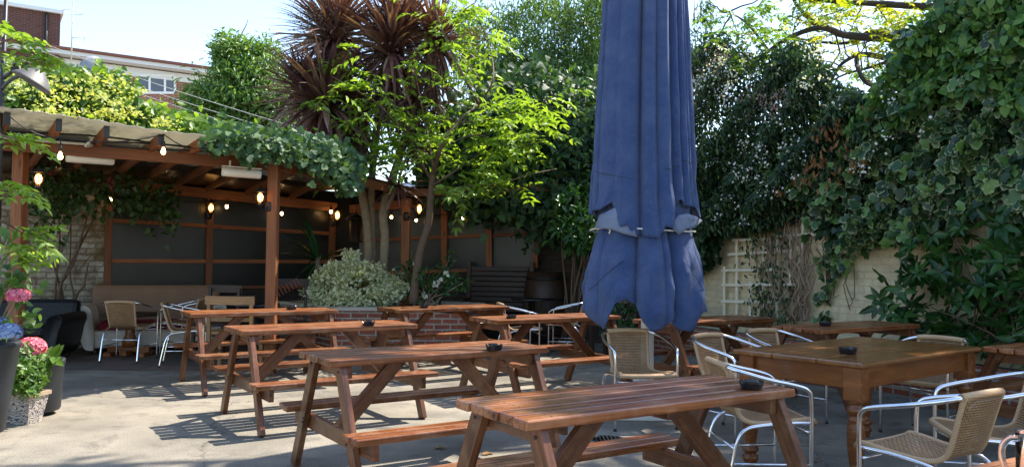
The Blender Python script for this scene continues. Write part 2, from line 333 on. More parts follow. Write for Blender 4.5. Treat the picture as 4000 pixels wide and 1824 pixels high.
def leaves(name, Cn, A, N, S, tmpl, m, parent=None, W=.6, smooth=False):
    T, Fs, E = tmpl; n = len(Cn); k = len(T)
    A = nrm(np.asarray(A, float)); N = np.asarray(N, float); N = nrm(N-(N*A).sum(-1, keepdims=True)*A); B = np.cross(N, A)
    S = np.broadcast_to(np.asarray(S, float), (n,)); W = np.broadcast_to(np.asarray(W, float), (n,))
    V = Cn[:, None, :] + S[:, None, None]*(T[None, :, 0:1]*A[:, None]+W[:, None, None]*T[None, :, 1:2]*B[:, None]+T[None, :, 2:3]*N[:, None])
    lens = np.array([len(f) for f in Fs]); flat = np.concatenate([np.array(f) for f in Fs])
    me = bpy.data.meshes.new(name); me.vertices.add(n*k); me.vertices.foreach_set('co', V.reshape(-1).astype(np.float32))
    li = (flat[None]+np.arange(n)[:, None]*k).ravel(); me.loops.add(len(li)); me.loops.foreach_set('vertex_index', li.astype(np.int32))
    pl = np.tile(lens, n); me.polygons.add(len(pl)); me.polygons.foreach_set('loop_start', (np.cumsum(pl)-pl).astype(np.int32))
    me.update(calc_edges=True); me.validate()
    if E.any():
        a = me.attributes.new('edge', 'FLOAT', 'POINT'); a.data.foreach_set('value', np.tile(E, n).astype(np.float32))
    return link(name, me, m, parent)
def inpoly(P, poly):
    x, y = P[:, 0], P[:, 1]; r = np.zeros(len(P), bool); m = len(poly)
    for i in range(m):
        x0, y0 = poly[i]; x1, y1 = poly[(i+1) % m]
        if y0 != y1: r ^= ((y0 > y) != (y1 > y)) & (x < (x1-x0)*(y-y0)/(y1-y0)+x0)
    return r
def polysample(poly, n, clump=0, cr=14):
    poly = np.array(poly, float); lo, hi = poly.min(0), poly.max(0); o = np.zeros((0, 2))
    cs = None
    while len(o) < n:
        P = rng.uniform(lo, hi, (n*2, 2)); P = P[inpoly(P, poly)]
        if clump and len(P):
            if cs is None: cs = P[:max(clump, 1)]
            P = cs[rng.integers(0, len(cs), len(P))]+rng.normal(0, cr, (len(P), 2))
        o = np.concatenate([o, P])
    return o[:n]
def rv(n, s=1.0): return rng.normal(0, s, (n, 3))
def blob(c, r, n, clump=60, spread=.28, shell=.55):          # points in clumps through an ellipsoid
    c, r = np.array(c, float), np.array(r, float)
    d = nrm(rv(clump)); cc = d*rng.uniform(shell, 1, (clump, 1))
    i = rng.integers(0, clump, n); p = cc[i]+rng.normal(0, spread, (n, 3))*np.array([1, 1, .7])
    return c+p*r, nrm(p)
def branch(mb, p0, p1, r0, r1, wob=.08, n=8, seg=9):
    p0, p1 = np.array(p0, float), np.array(p1, float); L = np.linalg.norm(p1-p0)
    P = p0+(p1-p0)*np.linspace(0, 1, seg)[:, None]
    w_ = np.cumsum(rng.normal(0, wob*L/seg, (seg, 3)), 0); w_ -= np.linspace(0, 1, seg)[:, None]*w_[-1]; w_[0] = 0
    P = P+w_; mb.tube(P, np.linspace(r0, r1, seg), n); return P
# ------------------------------------------------------------------ ground
g = MB().add([(-150, -60, 0), (150, -60, 0), (150, 200, 0), (-150, 200, 0)], [[0, 1, 2, 3]], False).build('ground', M['concrete']); g['kind'] = 'structure'
pv = MB().add([(-9.5, 9.25, .004), (-2.6, 9.5, .004), (-2.3, 11, .004), (.6, 11.6, .004), (.6, 14, .004), (-2.5, 14.6, .004), (-9.5, 11, .004)], [[0, 1, 2, 3, 4, 5, 6]], False).build('paving', M['flags']); pv['kind'] = 'structure'
# ------------------------------------------------------------------ walls: left/back wall U, back wall V, right wall R
U0 = np.array([-5.18, 12.2, 0]); Ud = np.array([.834, .552, 0]); Un = np.array([.552, -.834, 0])
KP = U0+Ud*3.05                                              # inner corner
V1 = np.array([.45, 13.4, 0]); Vd = nrm(V1-KP); Vn = np.array([Vd[1], -Vd[0], 0])
R0 = np.array([4.86, 7.9, 0]); Rd = np.array([-.42, .9075, 0]); Rn = np.array([-.9075, -.42, 0])
def onU(x, y, o=0): return onplane(x, y, U0+Un*o, Un)
def onV(x, y, o=0): return onplane(x, y, KP+Vn*o, Vn)
def onR(x, y, o=0): return onplane(x, y, R0+Rn*o, Rn)
ow = MB().wall((U0-Ud*4.2)[:2], onU(272, 600)[:2], .22, 0, 2.5).build('garden_wall', M['oldwall'])
props(ow, 'peeling whitewashed brick wall behind the two sofas under the timber shelter', 'wall')
dw = MB().wall((onU(272, 600)-Un*.03)[:2], (KP-Un*.03)[:2], .22, 0, 1.0)
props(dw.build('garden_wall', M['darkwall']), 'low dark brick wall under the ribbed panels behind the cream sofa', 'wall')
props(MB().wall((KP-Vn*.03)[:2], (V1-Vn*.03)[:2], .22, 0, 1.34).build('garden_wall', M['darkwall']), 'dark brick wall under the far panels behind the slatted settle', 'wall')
RK = R0+Rd*5.3
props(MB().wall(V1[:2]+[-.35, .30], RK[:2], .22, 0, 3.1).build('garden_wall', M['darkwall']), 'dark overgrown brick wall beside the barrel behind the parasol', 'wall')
rw = MB().wall(RK[:2], (R0-Rd*7.5)[:2], .25, 0, 3.1).build('garden_wall', M['creamwall'])
props(rw, 'cream painted brick wall hung with ivy along the right side of the yard', 'wall')
# low brick bed along the right wall
t = thing('raised_bed', 'low red brick planting bed at the foot of the cream wall', 'planter', (0, 0, 0))
q0, q1 = (2.0, 12.75), (5.9, 4.46)
MB().wall(q0, q1, .11, 0, .40).build('brick_wall', M['brick'], t)
a = np.array([*q0, 0]); b = np.array([*q1, 0]); nn = np.array([.9, .42, 0])
MB().add([a+nn*.11+[0, 0, .36], b+nn*.11+[0, 0, .36], b+nn*.52+[0, 0, .36], a+nn*.52+[0, 0, .36]], [[0, 1, 2, 3]], False).build('soil', M['soil'], t)
# brick planter in the middle of the yard
t = thing('brick_planter', 'raised red brick planter with pale stone capping holding the palms and shrubs', 'planter', (0, 0, 0))
pp = [np.array(p) for p in [(-3.55, 12.35), (-2.36, 10.95), (-.62, 11.15), (-.45, 12.5), (-2.2, 13.2)]]
mb = MB(); cp = MB(); cen = sum(pp)/5
for i in range(5):
    p, q = pp[i], pp[(i+1) % 5]
    mb.wall(p, q, .11, 0, .62)
    d = nrm(q-p); o = np.array([d[1], -d[0]])*.035; e = d*(.0 if i % 2 else .0)
    cp.wall(p+o-d*.035, q+o+d*.035, .20, .620+.003*(i % 2), .665+.003*(i % 2))
mb.build('brick_wall', M['brick'], t); cp.build('capping', M['cap'], t)
MB().add([(*(cen+(p-cen)*.95), .60) for p in pp], [[0, 1, 2, 3, 4]], False).build('soil', M['soil'], t)

# ------------------------------------------------------------------ timber shelter
t = pg = thing('timber_shelter', 'orange-brown timber shelter with clear sheet roof along the back walls', 'pergola', (0, 0, 0))
def post(x, y, z1, s=.11, name='post'): return stick(name, (x, y, 0), (x, y, z1), s, s, M['pergola'], pg, up=(1, 0, 0), bev=.004)
post(-5.05, 8.25, 2.42); post(-2.76, 9.3, 2.46, .115); post(-1.62, 12.3, 2.25, .13)
b0, b1 = at(-160, 352, 7.7), at(690, 417, 9.35)
stick('beam', b0, b1+(b1-b0)*.01, .05, .115, M['pergola'], pg)
b2 = at(1040, 485, 12.2); stick('beam', b1+[0, 0, .01], b2, .05, .115, M['pergola'], pg)
b3 = at(1400, 470, 12.3); stick('beam', b2, b3, .05, .115, M['pergola'], pg)
# rear beam
r0, r1, r2 = onU(120, 452, .12), onU(349, 468, .12), onU(848, 522, .12)
stick('beam', r0, r1, .05, .15, M['pergola'], pg); stick('beam', r1, r2, .05, .15, M['pergola'], pg)
v0, v1 = onV(880, 526, .12), onV(1345, 482, .12)
stick('beam', v0, v1, .05, .14, M['pergola'], pg)
def eave(x): 
    y = np.interp(x, [-200, 0, 200, 400, 650, 850], [263, 283, 308, 338, 362, 420]); return at(x, y+14, np.interp(x, [-200, 0, 640, 860], [6.5, 7.15, 8.85, 10.2]))
for xf, xr in [(-130, -190), (18, -60), (148, 60), (268, 165), (404, 270), (505, 352), (600, 440), (690, 520), (775, 620), (850, 730)]:
    f_ = eave(xf); r_ = onU(xr, np.interp(xr, [-200, 349, 848], [425, 459, 508]), .1)
    stick('rafter', f_, r_+[0, 0, .02], .05, .115, M['pergola'], pg)
    stick('rafter_end', f_+nrm(f_-r_)*.004, f_+nrm(f_-r_)*.012, .052, .117, M['iron'], pg, bev=.001)
for xf, xr in [(930, 940), (1040, 1060), (1150, 1170), (1290, 1290)]:
    f_ = at(xf, 478, 12.2); stick('rafter', f_, onV(xr, 492, .1), .05, .115, M['pergola'], pg)
# roof sheet, corrugated a little, with thickness
V = []; nx, ny = 90, 6
for i in range(nx+1):
    xx = -200+1080*i/nx; f_ = eave(xx)+np.array([0, 0, .075]); xr = np.interp(xx, [-200, 404, 850], [-240, 270, 730])
    r_ = onU(xr, np.interp(xr, [-240, 349, 848], [424, 458, 506]), -.1)+np.array([0, 0, .0]); f_ = f_+(f_-r_)*.03
    for j in range(ny+1): V.append(f_+(r_-f_)*j/ny+np.array([0, 0, .006*math.sin(i*PI/2)]))
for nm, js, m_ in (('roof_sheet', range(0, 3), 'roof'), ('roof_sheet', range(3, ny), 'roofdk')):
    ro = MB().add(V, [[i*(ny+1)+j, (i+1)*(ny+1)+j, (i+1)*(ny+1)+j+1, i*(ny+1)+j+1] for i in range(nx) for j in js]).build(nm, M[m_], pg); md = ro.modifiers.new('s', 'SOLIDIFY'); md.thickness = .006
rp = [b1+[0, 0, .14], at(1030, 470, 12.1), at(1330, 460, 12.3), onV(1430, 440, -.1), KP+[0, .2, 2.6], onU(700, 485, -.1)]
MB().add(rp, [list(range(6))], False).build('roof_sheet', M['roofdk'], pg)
# back screens of dark ribbed sheet
def panel(P, name='screen_panel'):
    P = [np.array(p) for p in P]; L = np.linalg.norm(P[1]-P[0]); H_ = np.linalg.norm(P[3]-P[0])
    nn = nrm(np.cross(P[1]-P[0], P[3]-P[0])); Q = P+[p-nn*.012 for p in P]
    uv = [(0, 0), (L, 0), (L, H_), (0, H_)]
    MB().add(Q, [[0, 1, 2, 3], [7, 6, 5, 4], [0, 4, 5, 1], [1, 5, 6, 2], [2, 6, 7, 3], [3, 7, 4, 0]], False, [uv]*6).build(name, M['poly'], pg)
def rail(fn, x0, y0, x1, y1, h=.06, o=.03): stick('rail', fn(x0, y0, o), fn(x1, y1, o), .045, h, M['pergola'], pg)
ux = [276, 526, 690, 836, 904]
for a_, b_ in zip(ux[:-1], ux[1:]):
    panel([onU(a_, 724, .0), onU(b_, 722, .0), onU(b_, np.interp(b_, [276, 848], [436, 482]), 0), onU(a_, np.interp(a_, [276, 848], [436, 482]), 0)])
rail(onU, 276, 554, 836, 588); rail(onU, 276, 656, 836, 658); rail(onU, 276, 722, 836, 722, .05)
for x, zb in ((273, 724), (527, 724), (835, 700)):
    p = onU(x, 600, .05); p0 = onU(x, 724, .05)
    stick('post', (p[0], p[1], 0), (p[0], p[1], onU(x, np.interp(x, [273, 848], [470, 522]), .05)[2]), .09 if x > 300 else .05, .09, M['pergola'], pg, up=tuple(Ud))
vx = [904, 1118, 1232, 1338]
for a_, b_ in zip(vx[:-1], vx[1:]):
    panel([onV(a_, 690, 0), onV(b_, 672, 0), onV(b_, np.interp(b_, [872, 1345], [475, 440]), 0), onV(a_, np.interp(a_, [872, 1345], [475, 440]), 0)])
rail(onV, 880, 606, 1340, 588); rail(onV, 880, 690, 1340, 674)
for x in (1118, 1231, 1346):
    stick('post', onV(x, 674, .06), onV(x, np.interp(x, [872, 1345], [520, 482]), .06), .10, .10, M['pergola'], pg, up=tuple(Vd))
# cables run along the front beam
for i, dz in enumerate((.085, .11, .135)):
    P = [b0+(b1-b0)*s+np.array([.02, -.05-.02*i, dz+.02*math.sin(9*s+i*2)]) for s in np.linspace(.05, 1, 26)]
    MB().tube(P, .011, 6).build('cable_run', M['cable'], pg)
P = [b0+(b1-b0)*s+np.array([.02, -.10, .06]) for s in np.linspace(.1, .42, 6)]+[at(215, 368, 8.1), at(232, 350, 8.1)]
MB().tube(bez(P, 24), .014, 6).build('cable_run', M['greycable'], pg)

# ------------------------------------------------------------------ lights that hang in the shelter
def bulb_string(name, label, pts, sag=.05, drop=.12, holes=()):
    t = thing(name, label, 'string lights', tuple(pts[0]))
    o = np.array(pts[0]); P = []
    for a_, b_ in zip(pts[:-1], pts[1:]):
        for s in np.linspace(0, 1, 9)[:-1]: P.append(a_+(b_-a_)*s-np.array([0, 0, sag*4*s*(1-s)])-o)
    P.append(pts[-1]-o); MB().tube(P, .006, 5).build('cord', M['cable'], t)
    for i, p in enumerate(pts):
        if i in holes: continue
        q = p-o
        s_ = MB().tube([q, q-[0, 0, drop*.4]], .006, 5).lathe([(.008, .03), (.017, .025), (.019, -.03), (.012, -.032)], 10, q-[0, 0, drop*.5]).build('lamp_holder', M['cable'], t)
        MB().lathe([(.005, .025), (.012, .015), (.022, -.015), (.021, -.034), (.011, -.047), (.002, -.05)], 12, q-[0, 0, drop*.8]).build('bulb', M['bulb'], t)
fp = [at(22, 291, 7.1), at(153, 346, 7.5), at(412, 338, 8.2), at(520, 372, 8.6)]
bulb_string('string_light', 'festoon cable with two big bulbs along the front roof edge', fp, .06, .2, (0, 3))
bk = [onU(20, 452, .35), onU(147, 460, .35), onU(278, 482, .35), onU(418, 498, .3), onU(571, 501, .3), onU(709, 519, .3), onU(833, 515, .3)]
bulb_string('string_light', 'festoon cable of warm bulbs along the back of the shelter behind the sofas', bk, .05, .12, (0,))
vk = [onV(985, 529, .35), onV(1047, 536, .35), onV(1165, 530, .35), onV(1300, 512, .35)]
bulb_string('string_light', 'festoon cable of warm bulbs behind the palm trunks over the far panels', vk, .05, .12, (3,))
def lantern(label, p, wall, s=1.0):
    t = thing('wall_lantern', label, 'lantern', tuple(p), group='coach lanterns on the shelter posts')
    MB().lathe([(.001, .155), (.012, .15), (.02, .125), (.05, .115), (.095, .075), (.10, .068), (.085, .066)], 6).build('cap', M['iron'], t)
    MB().lathe([(.045, -.115), (.05, -.105), (.082, .068), (.080, .068), (.047, -.105)], 6).build('pane', M['glass'], t)
    fr = MB()
    for k in range(6):
        a_ = k*PI/3; fr.tube([(.05*math.cos(a_), .05*math.sin(a_), -.108), (.085*math.cos(a_), .085*math.sin(a_), .068)], .005, 5)
    fr.lathe([(.012, -.16), (.03, -.14), (.055, -.118), (.055, -.108), (.03, -.108)], 6)
    fr.build('frame', M['iron'], t)
    MB().lathe([(.006, -.08), (.034, -.05), (.040, .0), (.03, .035), (.004, .055)], 12).build('bulb', M['lamp'], t)
    w_ = np.array(wall); e = (w_-np.array(p))/s
    br = MB().tube(bez([(0, 0, -.15), (e[0]*.4, e[1]*.4, -.19), (e[0]*.95, e[1]*.95, -.12)], 12), .010, 6)
    br.lathe([(.005, -.10), (.05, -.08), (.055, 0), (.05, .05), (.005, .06)], 10, (e[0], e[1], -.12), None, .4)
    br.build('bracket', M['iron'], t)
    t.scale = (s, s, s)
lp = at(97, 448, 8.0); lantern('coach lantern beside the pink rose at the leftmost post', lp, (-5.0, 8.2, lp[2]), .78)
lp = at(655, 495, 9.15); lantern('coach lantern on the tall front post beside the tube heater', lp, (-2.80, 9.25, lp[2]), .78)
lp = onU(531, 521, .25); lantern('coach lantern on the panel post above the cream sofa', lp, onU(527, 521, .1), .85)
lp = onU(849, 540, .35); lantern('coach lantern left of the palm trunks above the spiky yucca', lp, onU(836, 540, .1), .9)
lp = at(1055, 524, 12.1); lantern('coach lantern right of the palm trunks behind the thin tree', lp, (-1.6, 12.2, lp[2]), .85)
def heater(label, p0, p1):
    p0, p1 = np.array(p0), np.array(p1); t = thing('tube_heater', label, 'heater', tuple((p0+p1)/2), group='white heaters under the front beam')
    d = p1-p0; L = np.linalg.norm(d); x = nrm(d); h = x*L/2
    MB().tube([-h, -h+x*.01, h-x*.01, h], [.042, .05, .05, .042], 16).build('body', M['cream'], t)
    up = np.array([0, 0, .09]); mb = MB()
    for s in (-.6, .6): mb.bar(h*s+[0, 0, .05], h*s+[0, 0, .13], .03, .02, tuple(x))
    mb.bar(-h+[0, 0, .062], h+[0, 0, .062], .09, .012); mb.build('bracket', M['cream'], t)
heater('long white tube heater under the beam nearest the left post', at(166, 396, 8.3), at(286, 405, 8.6))
heater('white tube heater under the beam beside the tall front post', at(558, 432, 8.9), at(656, 440, 9.1))
p = onV(896, 560, .9); t = thing('hanging_heater', 'dark hanging heat lamp with conical hood behind the palm trunks', 'heater', tuple(p))
MB().lathe([(.01, .14), (.03, .13), (.17, .06), (.165, .052)], 20).build('hood', M['iron'], t)
MB().lathe([(.10, .05), (.105, -.30), (.11, -.31), (.09, -.312)], 20).build('body', M['dkwood'], t)
MB().tube([(0, 0, .13), (0, 0, .75)], .006, 6).build('cord', M['cable'], t)
# ------------------------------------------------------------------ flats beyond the garden
bA, bB = at(0, 85, 32.), at(530, 162, 36.5); bd = nrm(np.array([bB[0]-bA[0], bB[1]-bA[1], 0])); bn = np.array([bd[1], -bd[0], 0]); ztop = 9.9
s0 = bA*[1, 1, 0]-bd*14; s1 = bA*[1, 1, 0]+bd*11.5
t = fl = thing('apartment_block', 'red brick flats with white fascia and low red roof beyond the garden', 'building', (0, 0, 0))
MB().wall(s0[:2], s1[:2], 9, 0, 9.4).build('wall', M['brick'], t)
def slab(name, za, zb, out_, m, th=.2): MB().wall((s0+bn*(out_+th))[:2], (s1+bn*(out_+th))[:2], th, za, zb).build(name, m, t)
slab('fascia', 9.0, 9.36, .0, M['fascia'], .05)
slab('eaves', 9.42, 9.58, -.1, M['fascia'], .75)
rf = MB(); e0, e1 = s0+bn*.75, s1+bn*.75
V = [e0+[0, 0, 9.585], e1+[0, 0, 9.585], s1-bn*4+[0, 0, 9.9], s0-bn*4+[0, 0, 9.9], e0+[0, 0, 9.7], e1+[0, 0, 9.7], s1-bn*4+[0, 0, 10.1], s0-bn*4+[0, 0, 10.1]]
rf.add(V, [[0, 1, 5, 4], [4, 5, 6, 7], [1, 2, 6, 5], [2, 3, 7, 6], [3, 0, 4, 7], [3, 2, 1, 0]], False); rf.build('roof', M['tiles'], t)
c0, c1 = onplane(-30, 60, s0+bn*.3, bn), onplane(152, 60, s0+bn*.3, bn)
ch = MB().wall(c0[:2], c1[:2], 2.2, 8.6, 11.1).build('stair_tower', M['darkbrick'], t)
MB().wall((c0+bn*.15-bd*.1)[:2], (c1+bn*.15+bd*.1)[:2], 2.5, 11.1, 11.25).build('coping', M['fascia'], ch)
pl_ = c1+bn*.06-bd*.5; MB().tube([(pl_[0], pl_[1], 8.6), (pl_[0], pl_[1], 11.05)], .06, 8).build('downpipe', M['iron'], t)
def window(x0, y0, x1, y1):
    P = [onplane(x, y, s0+bn*.04, bn) for x, y in ((x0, y1), (x1, y1), (x1, y0), (x0, y0))]
    wd = MB(); L = P[1]-P[0]; h = P[3]-P[0]
    for s in (0, .30, .72, 1): wd.bar(P[0]+L*s, P[0]+L*s+h, .09, .06, tuple(bn), .004)
    for s in (0, 1): wd.bar(P[0]+h*s, P[1]+h*s, .06, .10, (0, 0, 1), .004)
    f = wd.build('window', M['upvc'], t)
    MB().add([p-bn*.01 for p in P], [[0, 1, 2, 3]], False).build('pane', M['pane'], f)
window(348, 190, 440, 234); window(560, 214, 640, 250); window(-120, 150, -30, 195)
def aerial(label, x, y0, y1, Y, loop):
    p, q = at(x, y0, Y), at(x, y1, Y); t = thing('aerial', label, 'aerial', tuple(p)); h = q[2]-p[2]
    MB().tube([(0, 0, 0), (0, 0, h)], .025, 6).build('mast', M['greycable'], t); mb = MB()
    if loop:
        mb.tube([(.32*math.cos(a_), .32*math.sin(a_), h*.70) for a_ in np.linspace(0, 2*PI, 20)], .015, 5, False)
        mb.tube([(0, 0, h*.36), (.45, 0, h*.36)], .018, 5).tube([(.45, 0, h*.32), (.45, 0, h*.44)], .012, 5).tube([(-.25, 0, h*.93), (.35, .1, h*.97)], .015, 5)
    else: mb.tube([(-.5, 0, h*.85), (.5, .1, h*.9)], .014, 5)
    for k in range(6): mb.tube([(-.2+.1*k, -.12, h*.955), (-.2+.1*k, .14, h*.955)], .008, 4)
    mb.build('antenna', M['greycable'], t)
aerial('tall aerial mast with a ring antenna in front of the flats', 179, 164, -25, 29, True)
aerial('short aerial on the roof of the brick stair tower', 66, 20, -30, 33.5, False)
p = at(228, 166, 30); t = thing('satellite_dish', 'grey satellite dish half hidden by the flowering creeper', 'satellite dish', tuple(p))
Mr = Matrix.Rotation(math.radians(70), 4, 'X')
MB().lathe([(.02, .10), (.25, .065), (.42, .0), (.43, .01), (.25, .08), (.02, .115)], 24, (0, 0, 0), Mr).build('dish', plain('grey_dish', (.25, .26, .27), .6, 0, .2), t)
MB().tube([(0, .1, 0), (0, .25, -.3), (0, .25, -1.2)], .03, 6).build('mount', M['iron'], t)
for i, (y0, y1) in enumerate(((62, 322), (80, 338), (105, 345), (40, 300))):
    P0, P1 = at(-60, y0, 20), at(760, y1+25, 14.5); P = [P0+(P1-P0)*s-np.array([0, 0, .5*s*(1-s)*4*.25]) for s in np.linspace(0, 1, 14)]
    props(MB().tube(P, .006, 5).build('overhead_wire', M['greycable']), 'thin overhead wire slanting down from the flats across the creeper', 'wire', 'overhead wires above the shelter')
# ------------------------------------------------------------------ picnic tables
TL, TW, TZ, SZ, SO, SI = .765, .268, .775, .40, .65, .465
def make_picnic():
    t = thing('picnic_table', 'x', 'picnic table', (0, 0, 0), 0, 'picnic tables in the yard')
    tt = MB(); pw = (2*TW-4*.012)/5
    for i in range(5):
        j = (-.006, .004, -.002, .005, -.004)[i]
        tt.box((j, -TW+pw/2+i*(pw+.012), TZ-.020), (2*TL, pw, .040), None, .007)
    tt.build('tabletop', M['top'], t)
    for s in (-1, 1):
        mb = MB(); w2 = (SO-SI-.010)/2
        for k in range(2): mb.box((.004*(k*2-1), s*(SI+w2/2+k*(w2+.010)), SZ-.019), (2*TL, w2, .038), None, .007)
        mb.build('seat', M['top'], t)
    for e in (-1, 1):
        x = e*(TL-.085)
        for s in (-1, 1):
            stick('leg', (x, s*.545, .002), (x, s*.20, TZ-.041), .040, .085, M['stain'], t, up=(0, s*1, .5))
        x2 = x-e*.041
        stick('crossbar', (x2, -SO+.02, SZ-.085), (x2, SO-.02, SZ-.085), .038, .092, M['stain'], t)
        stick('batten', (x2, -TW+.03, TZ-.079), (x2, TW-.03, TZ-.079), .038, .072, M['stain'], t)
        stick('brace', (x2-e*.02, 0, SZ-.10), (e*.20, 0, TZ-.045), .04, .088, M['stain'], t, up=(1, 0, e*.6))
    mb = MB()
    for s in (-1, 1):
        mb.box((0, s*.0, TZ-.058), (.07, 2*TW-.06, .034), None, .004)
    mb.V = mb.V[:len(mb.V)//2]; n = len(mb.F)//2; mb.U = mb.U[:sum(len(f) for f in mb.F[:n])]; mb.F = mb.F[:n]; mb.S = mb.S[:n]
    mb.build('batten', M['stain'], t)
    bo = MB()
    for e in (-1, 1):
        for s in (-1, 1):
            for z, y in ((TZ-.075, .222), (SZ-.085, .36), (SZ-.06, .352)):
                bo.lathe([(.007, -.003), (.008, .002), (.003, .004)], 8, (e*(TL-.063), s*y, z), Matrix.Rotation(e*PI/2, 4, 'Y'))
    for e in (-1, 1):
        for i in range(5):
            for k in (-.022, .022):
                bo.lathe([(.0055, -.001), (.0055, .0006), (.002, .0008)], 8, (e*(TL-.126), -TW+pw/2+i*(pw+.012)+k, TZ))
    bo.build('bolts', M['iron'], t)
    return t
M['top'] = wood('stained_pine_top', (.055, .016, .006), (.37, .122, .036), (.42, .25, .15), .24, (1.1, 26, 26), .55)
proto = make_picnic()
TABLES = [
 ('A', .561, 3.616, .581, 'large worn picnic table in front of the farmhouse table, ashtray at its right end'),
 ('B', -.53, 5.235, .588, 'picnic table between the foreground table and the umbrella chair, ashtray at its far edge'),
 ('C', -1.60, 6.93, .593, 'picnic table second from the left post, ashtray near its far right corner'),
 ('D', -2.66, 8.62, .581, 'picnic table closest to the sofas, with a pale wooden chair behind it'),
 ('E', -.785, 9.643, .637, 'picnic table right against the brick planter under the camellia'),
 ('F', .37, 8.30, .578, 'picnic table partly hidden behind the blue parasol and wicker chair'),
 ('G', 2.0, 8.25, .58, 'dark picnic table behind the parasol pole in front of the trellis'),
 ('H', 3.21, 7.69, .58, 'dark shaded picnic table against the cream wall right of the trellis, with a black ashtray'),
 ('I', 4.2, 6.05, .58, 'dark picnic table at the right edge under the broad-leaved shrub'),
 ('J', 1.985, 2.46, .53, 'picnic table in the bottom right corner carrying the glass mug')]
tb = {}
for i, (k, x, y, r, lb) in enumerate(TABLES):
    o = proto if i == 0 else copy_tree(proto)
    o.location = (x, y, 0); o.rotation_euler = (0, 0, r); o['label'] = lb; tb[k] = o
# ------------------------------------------------------------------ old farmhouse table
FX, FY, FR, FL, FW = 2.446, 5.648, -.896, .456, .843
t = thing('farmhouse_table', 'old varnished farmhouse table with thick turned legs and a cracked top', 'table', (FX, FY, 0), FR)
wds = [.30, .31, .302]
stick_m = Matrix.Rotation(PI/2, 4, 'Z')
tt = MB(); x = -FL
for i, wd in enumerate(wds): tt.box((.002*(i-1), -(x+wd/2), .757), (2*FW, wd-.0015, .032), None, .010); x += wd
tt.build('tabletop', M['farmtop'], t, stick_m)
for sx in (-1, 1):
    stick('apron', (sx*(FL-.075), -FW+.09, .672), (sx*(FL-.075), FW-.09, .672), .025, .13, M['farm'], t)
for sy in (-1, 1):
    stick('apron', (-FL+.09, sy*(FW-.075), .672), (FL-.09, sy*(FW-.075), .672), .025, .13, M['farm'], t)
for sx in (-1, 1):
    for sy in (-1, 1):
        c = (sx*(FL-.085), sy*(FW-.085))
        lg = MB().box((0, 0, .64), (.11, .11, .20), None, .006)
        lg.lathe([(.040, .545), (.047, .538), (.049, .53), (.040, .522), (.036, .51), (.046, .50), (.053, .488), (.053, .47), (.043, .458), (.038, .45), (.038, .44), (.050, .432), (.052, .422), (.045, .412), (.040, .40), (.049, .39), (.053, .36), (.050, .25), (.040, .17), (.034, .14), (.050, .125), (.056, .11), (.050, .095), (.036, .085), (.034, .08), (.050, .07), (.054, .052), (.046, .03), (.034, .012), (.036, .002)], 24)
        lg.build('leg', M['farm'], t, Matrix.Translation((*c, 0)))
# ------------------------------------------------------------------ ashtrays
def make_ashtray():
    t = MB(); n = 32; R = [(.040, 0), (.048, .004), (.055, .030), (.056, .040), (.049, .040), (.044, .014), (.02, .010)]
    V = []
    for r, z in R:
        for k in range(n):
            a_ = 2*PI*k/n; zz = z-(.012 if (z >= .040 and k % 8 in (0, 1)) else 0); V.append((r*math.cos(a_), r*math.sin(a_), zz))
    m = len(R); Fs = [[i*n+k, i*n+(k+1) % n, (i+1)*n+(k+1) % n, (i+1)*n+k] for i in range(m-1) for k in range(n)]
    t.add(V, Fs+[list(range(n))[::-1], [(m-1)*n+k for k in range(n)]], False); return t.mesh('ashtray')
ame = make_ashtray()
def ash(x, y, z, lb, s=1.0):
    d = ray(x, y); k_ = (z-CAMH)/d[2]; p = d*k_+np.array([0, 0, CAMH])
    o = link('ashtray', ame, M['black']); o.location = p; o.scale = (s, s, s); o.rotation_euler = (0, 0, random.random()*6)
    props(o, lb, 'ashtray', 'black ashtrays on the tables')
ash(1890, 978, TZ, 'black ashtray at the right end of the foreground picnic table')
ash(1243, 881, TZ, 'black ashtray on the picnic table beside the wicker chair and parasol')
ash(927, 819, TZ, 'black ashtray on the picnic table in front of the white-flecked bush')
ash(733, 779, TZ, 'black ashtray on the picnic table nearest the tall front post')
ash(1067, 775, TZ, 'black ashtray on the picnic table against the brick planter', .9)
ash(1286, 801, TZ, 'black ashtray on the picnic table behind the blue parasol', .95)
ash(2076, 820, TZ, 'black ashtray on the dark picnic table by the cream wall')
ash(2133, 889, .773, 'black ashtray on the varnished farmhouse table', 1.05)
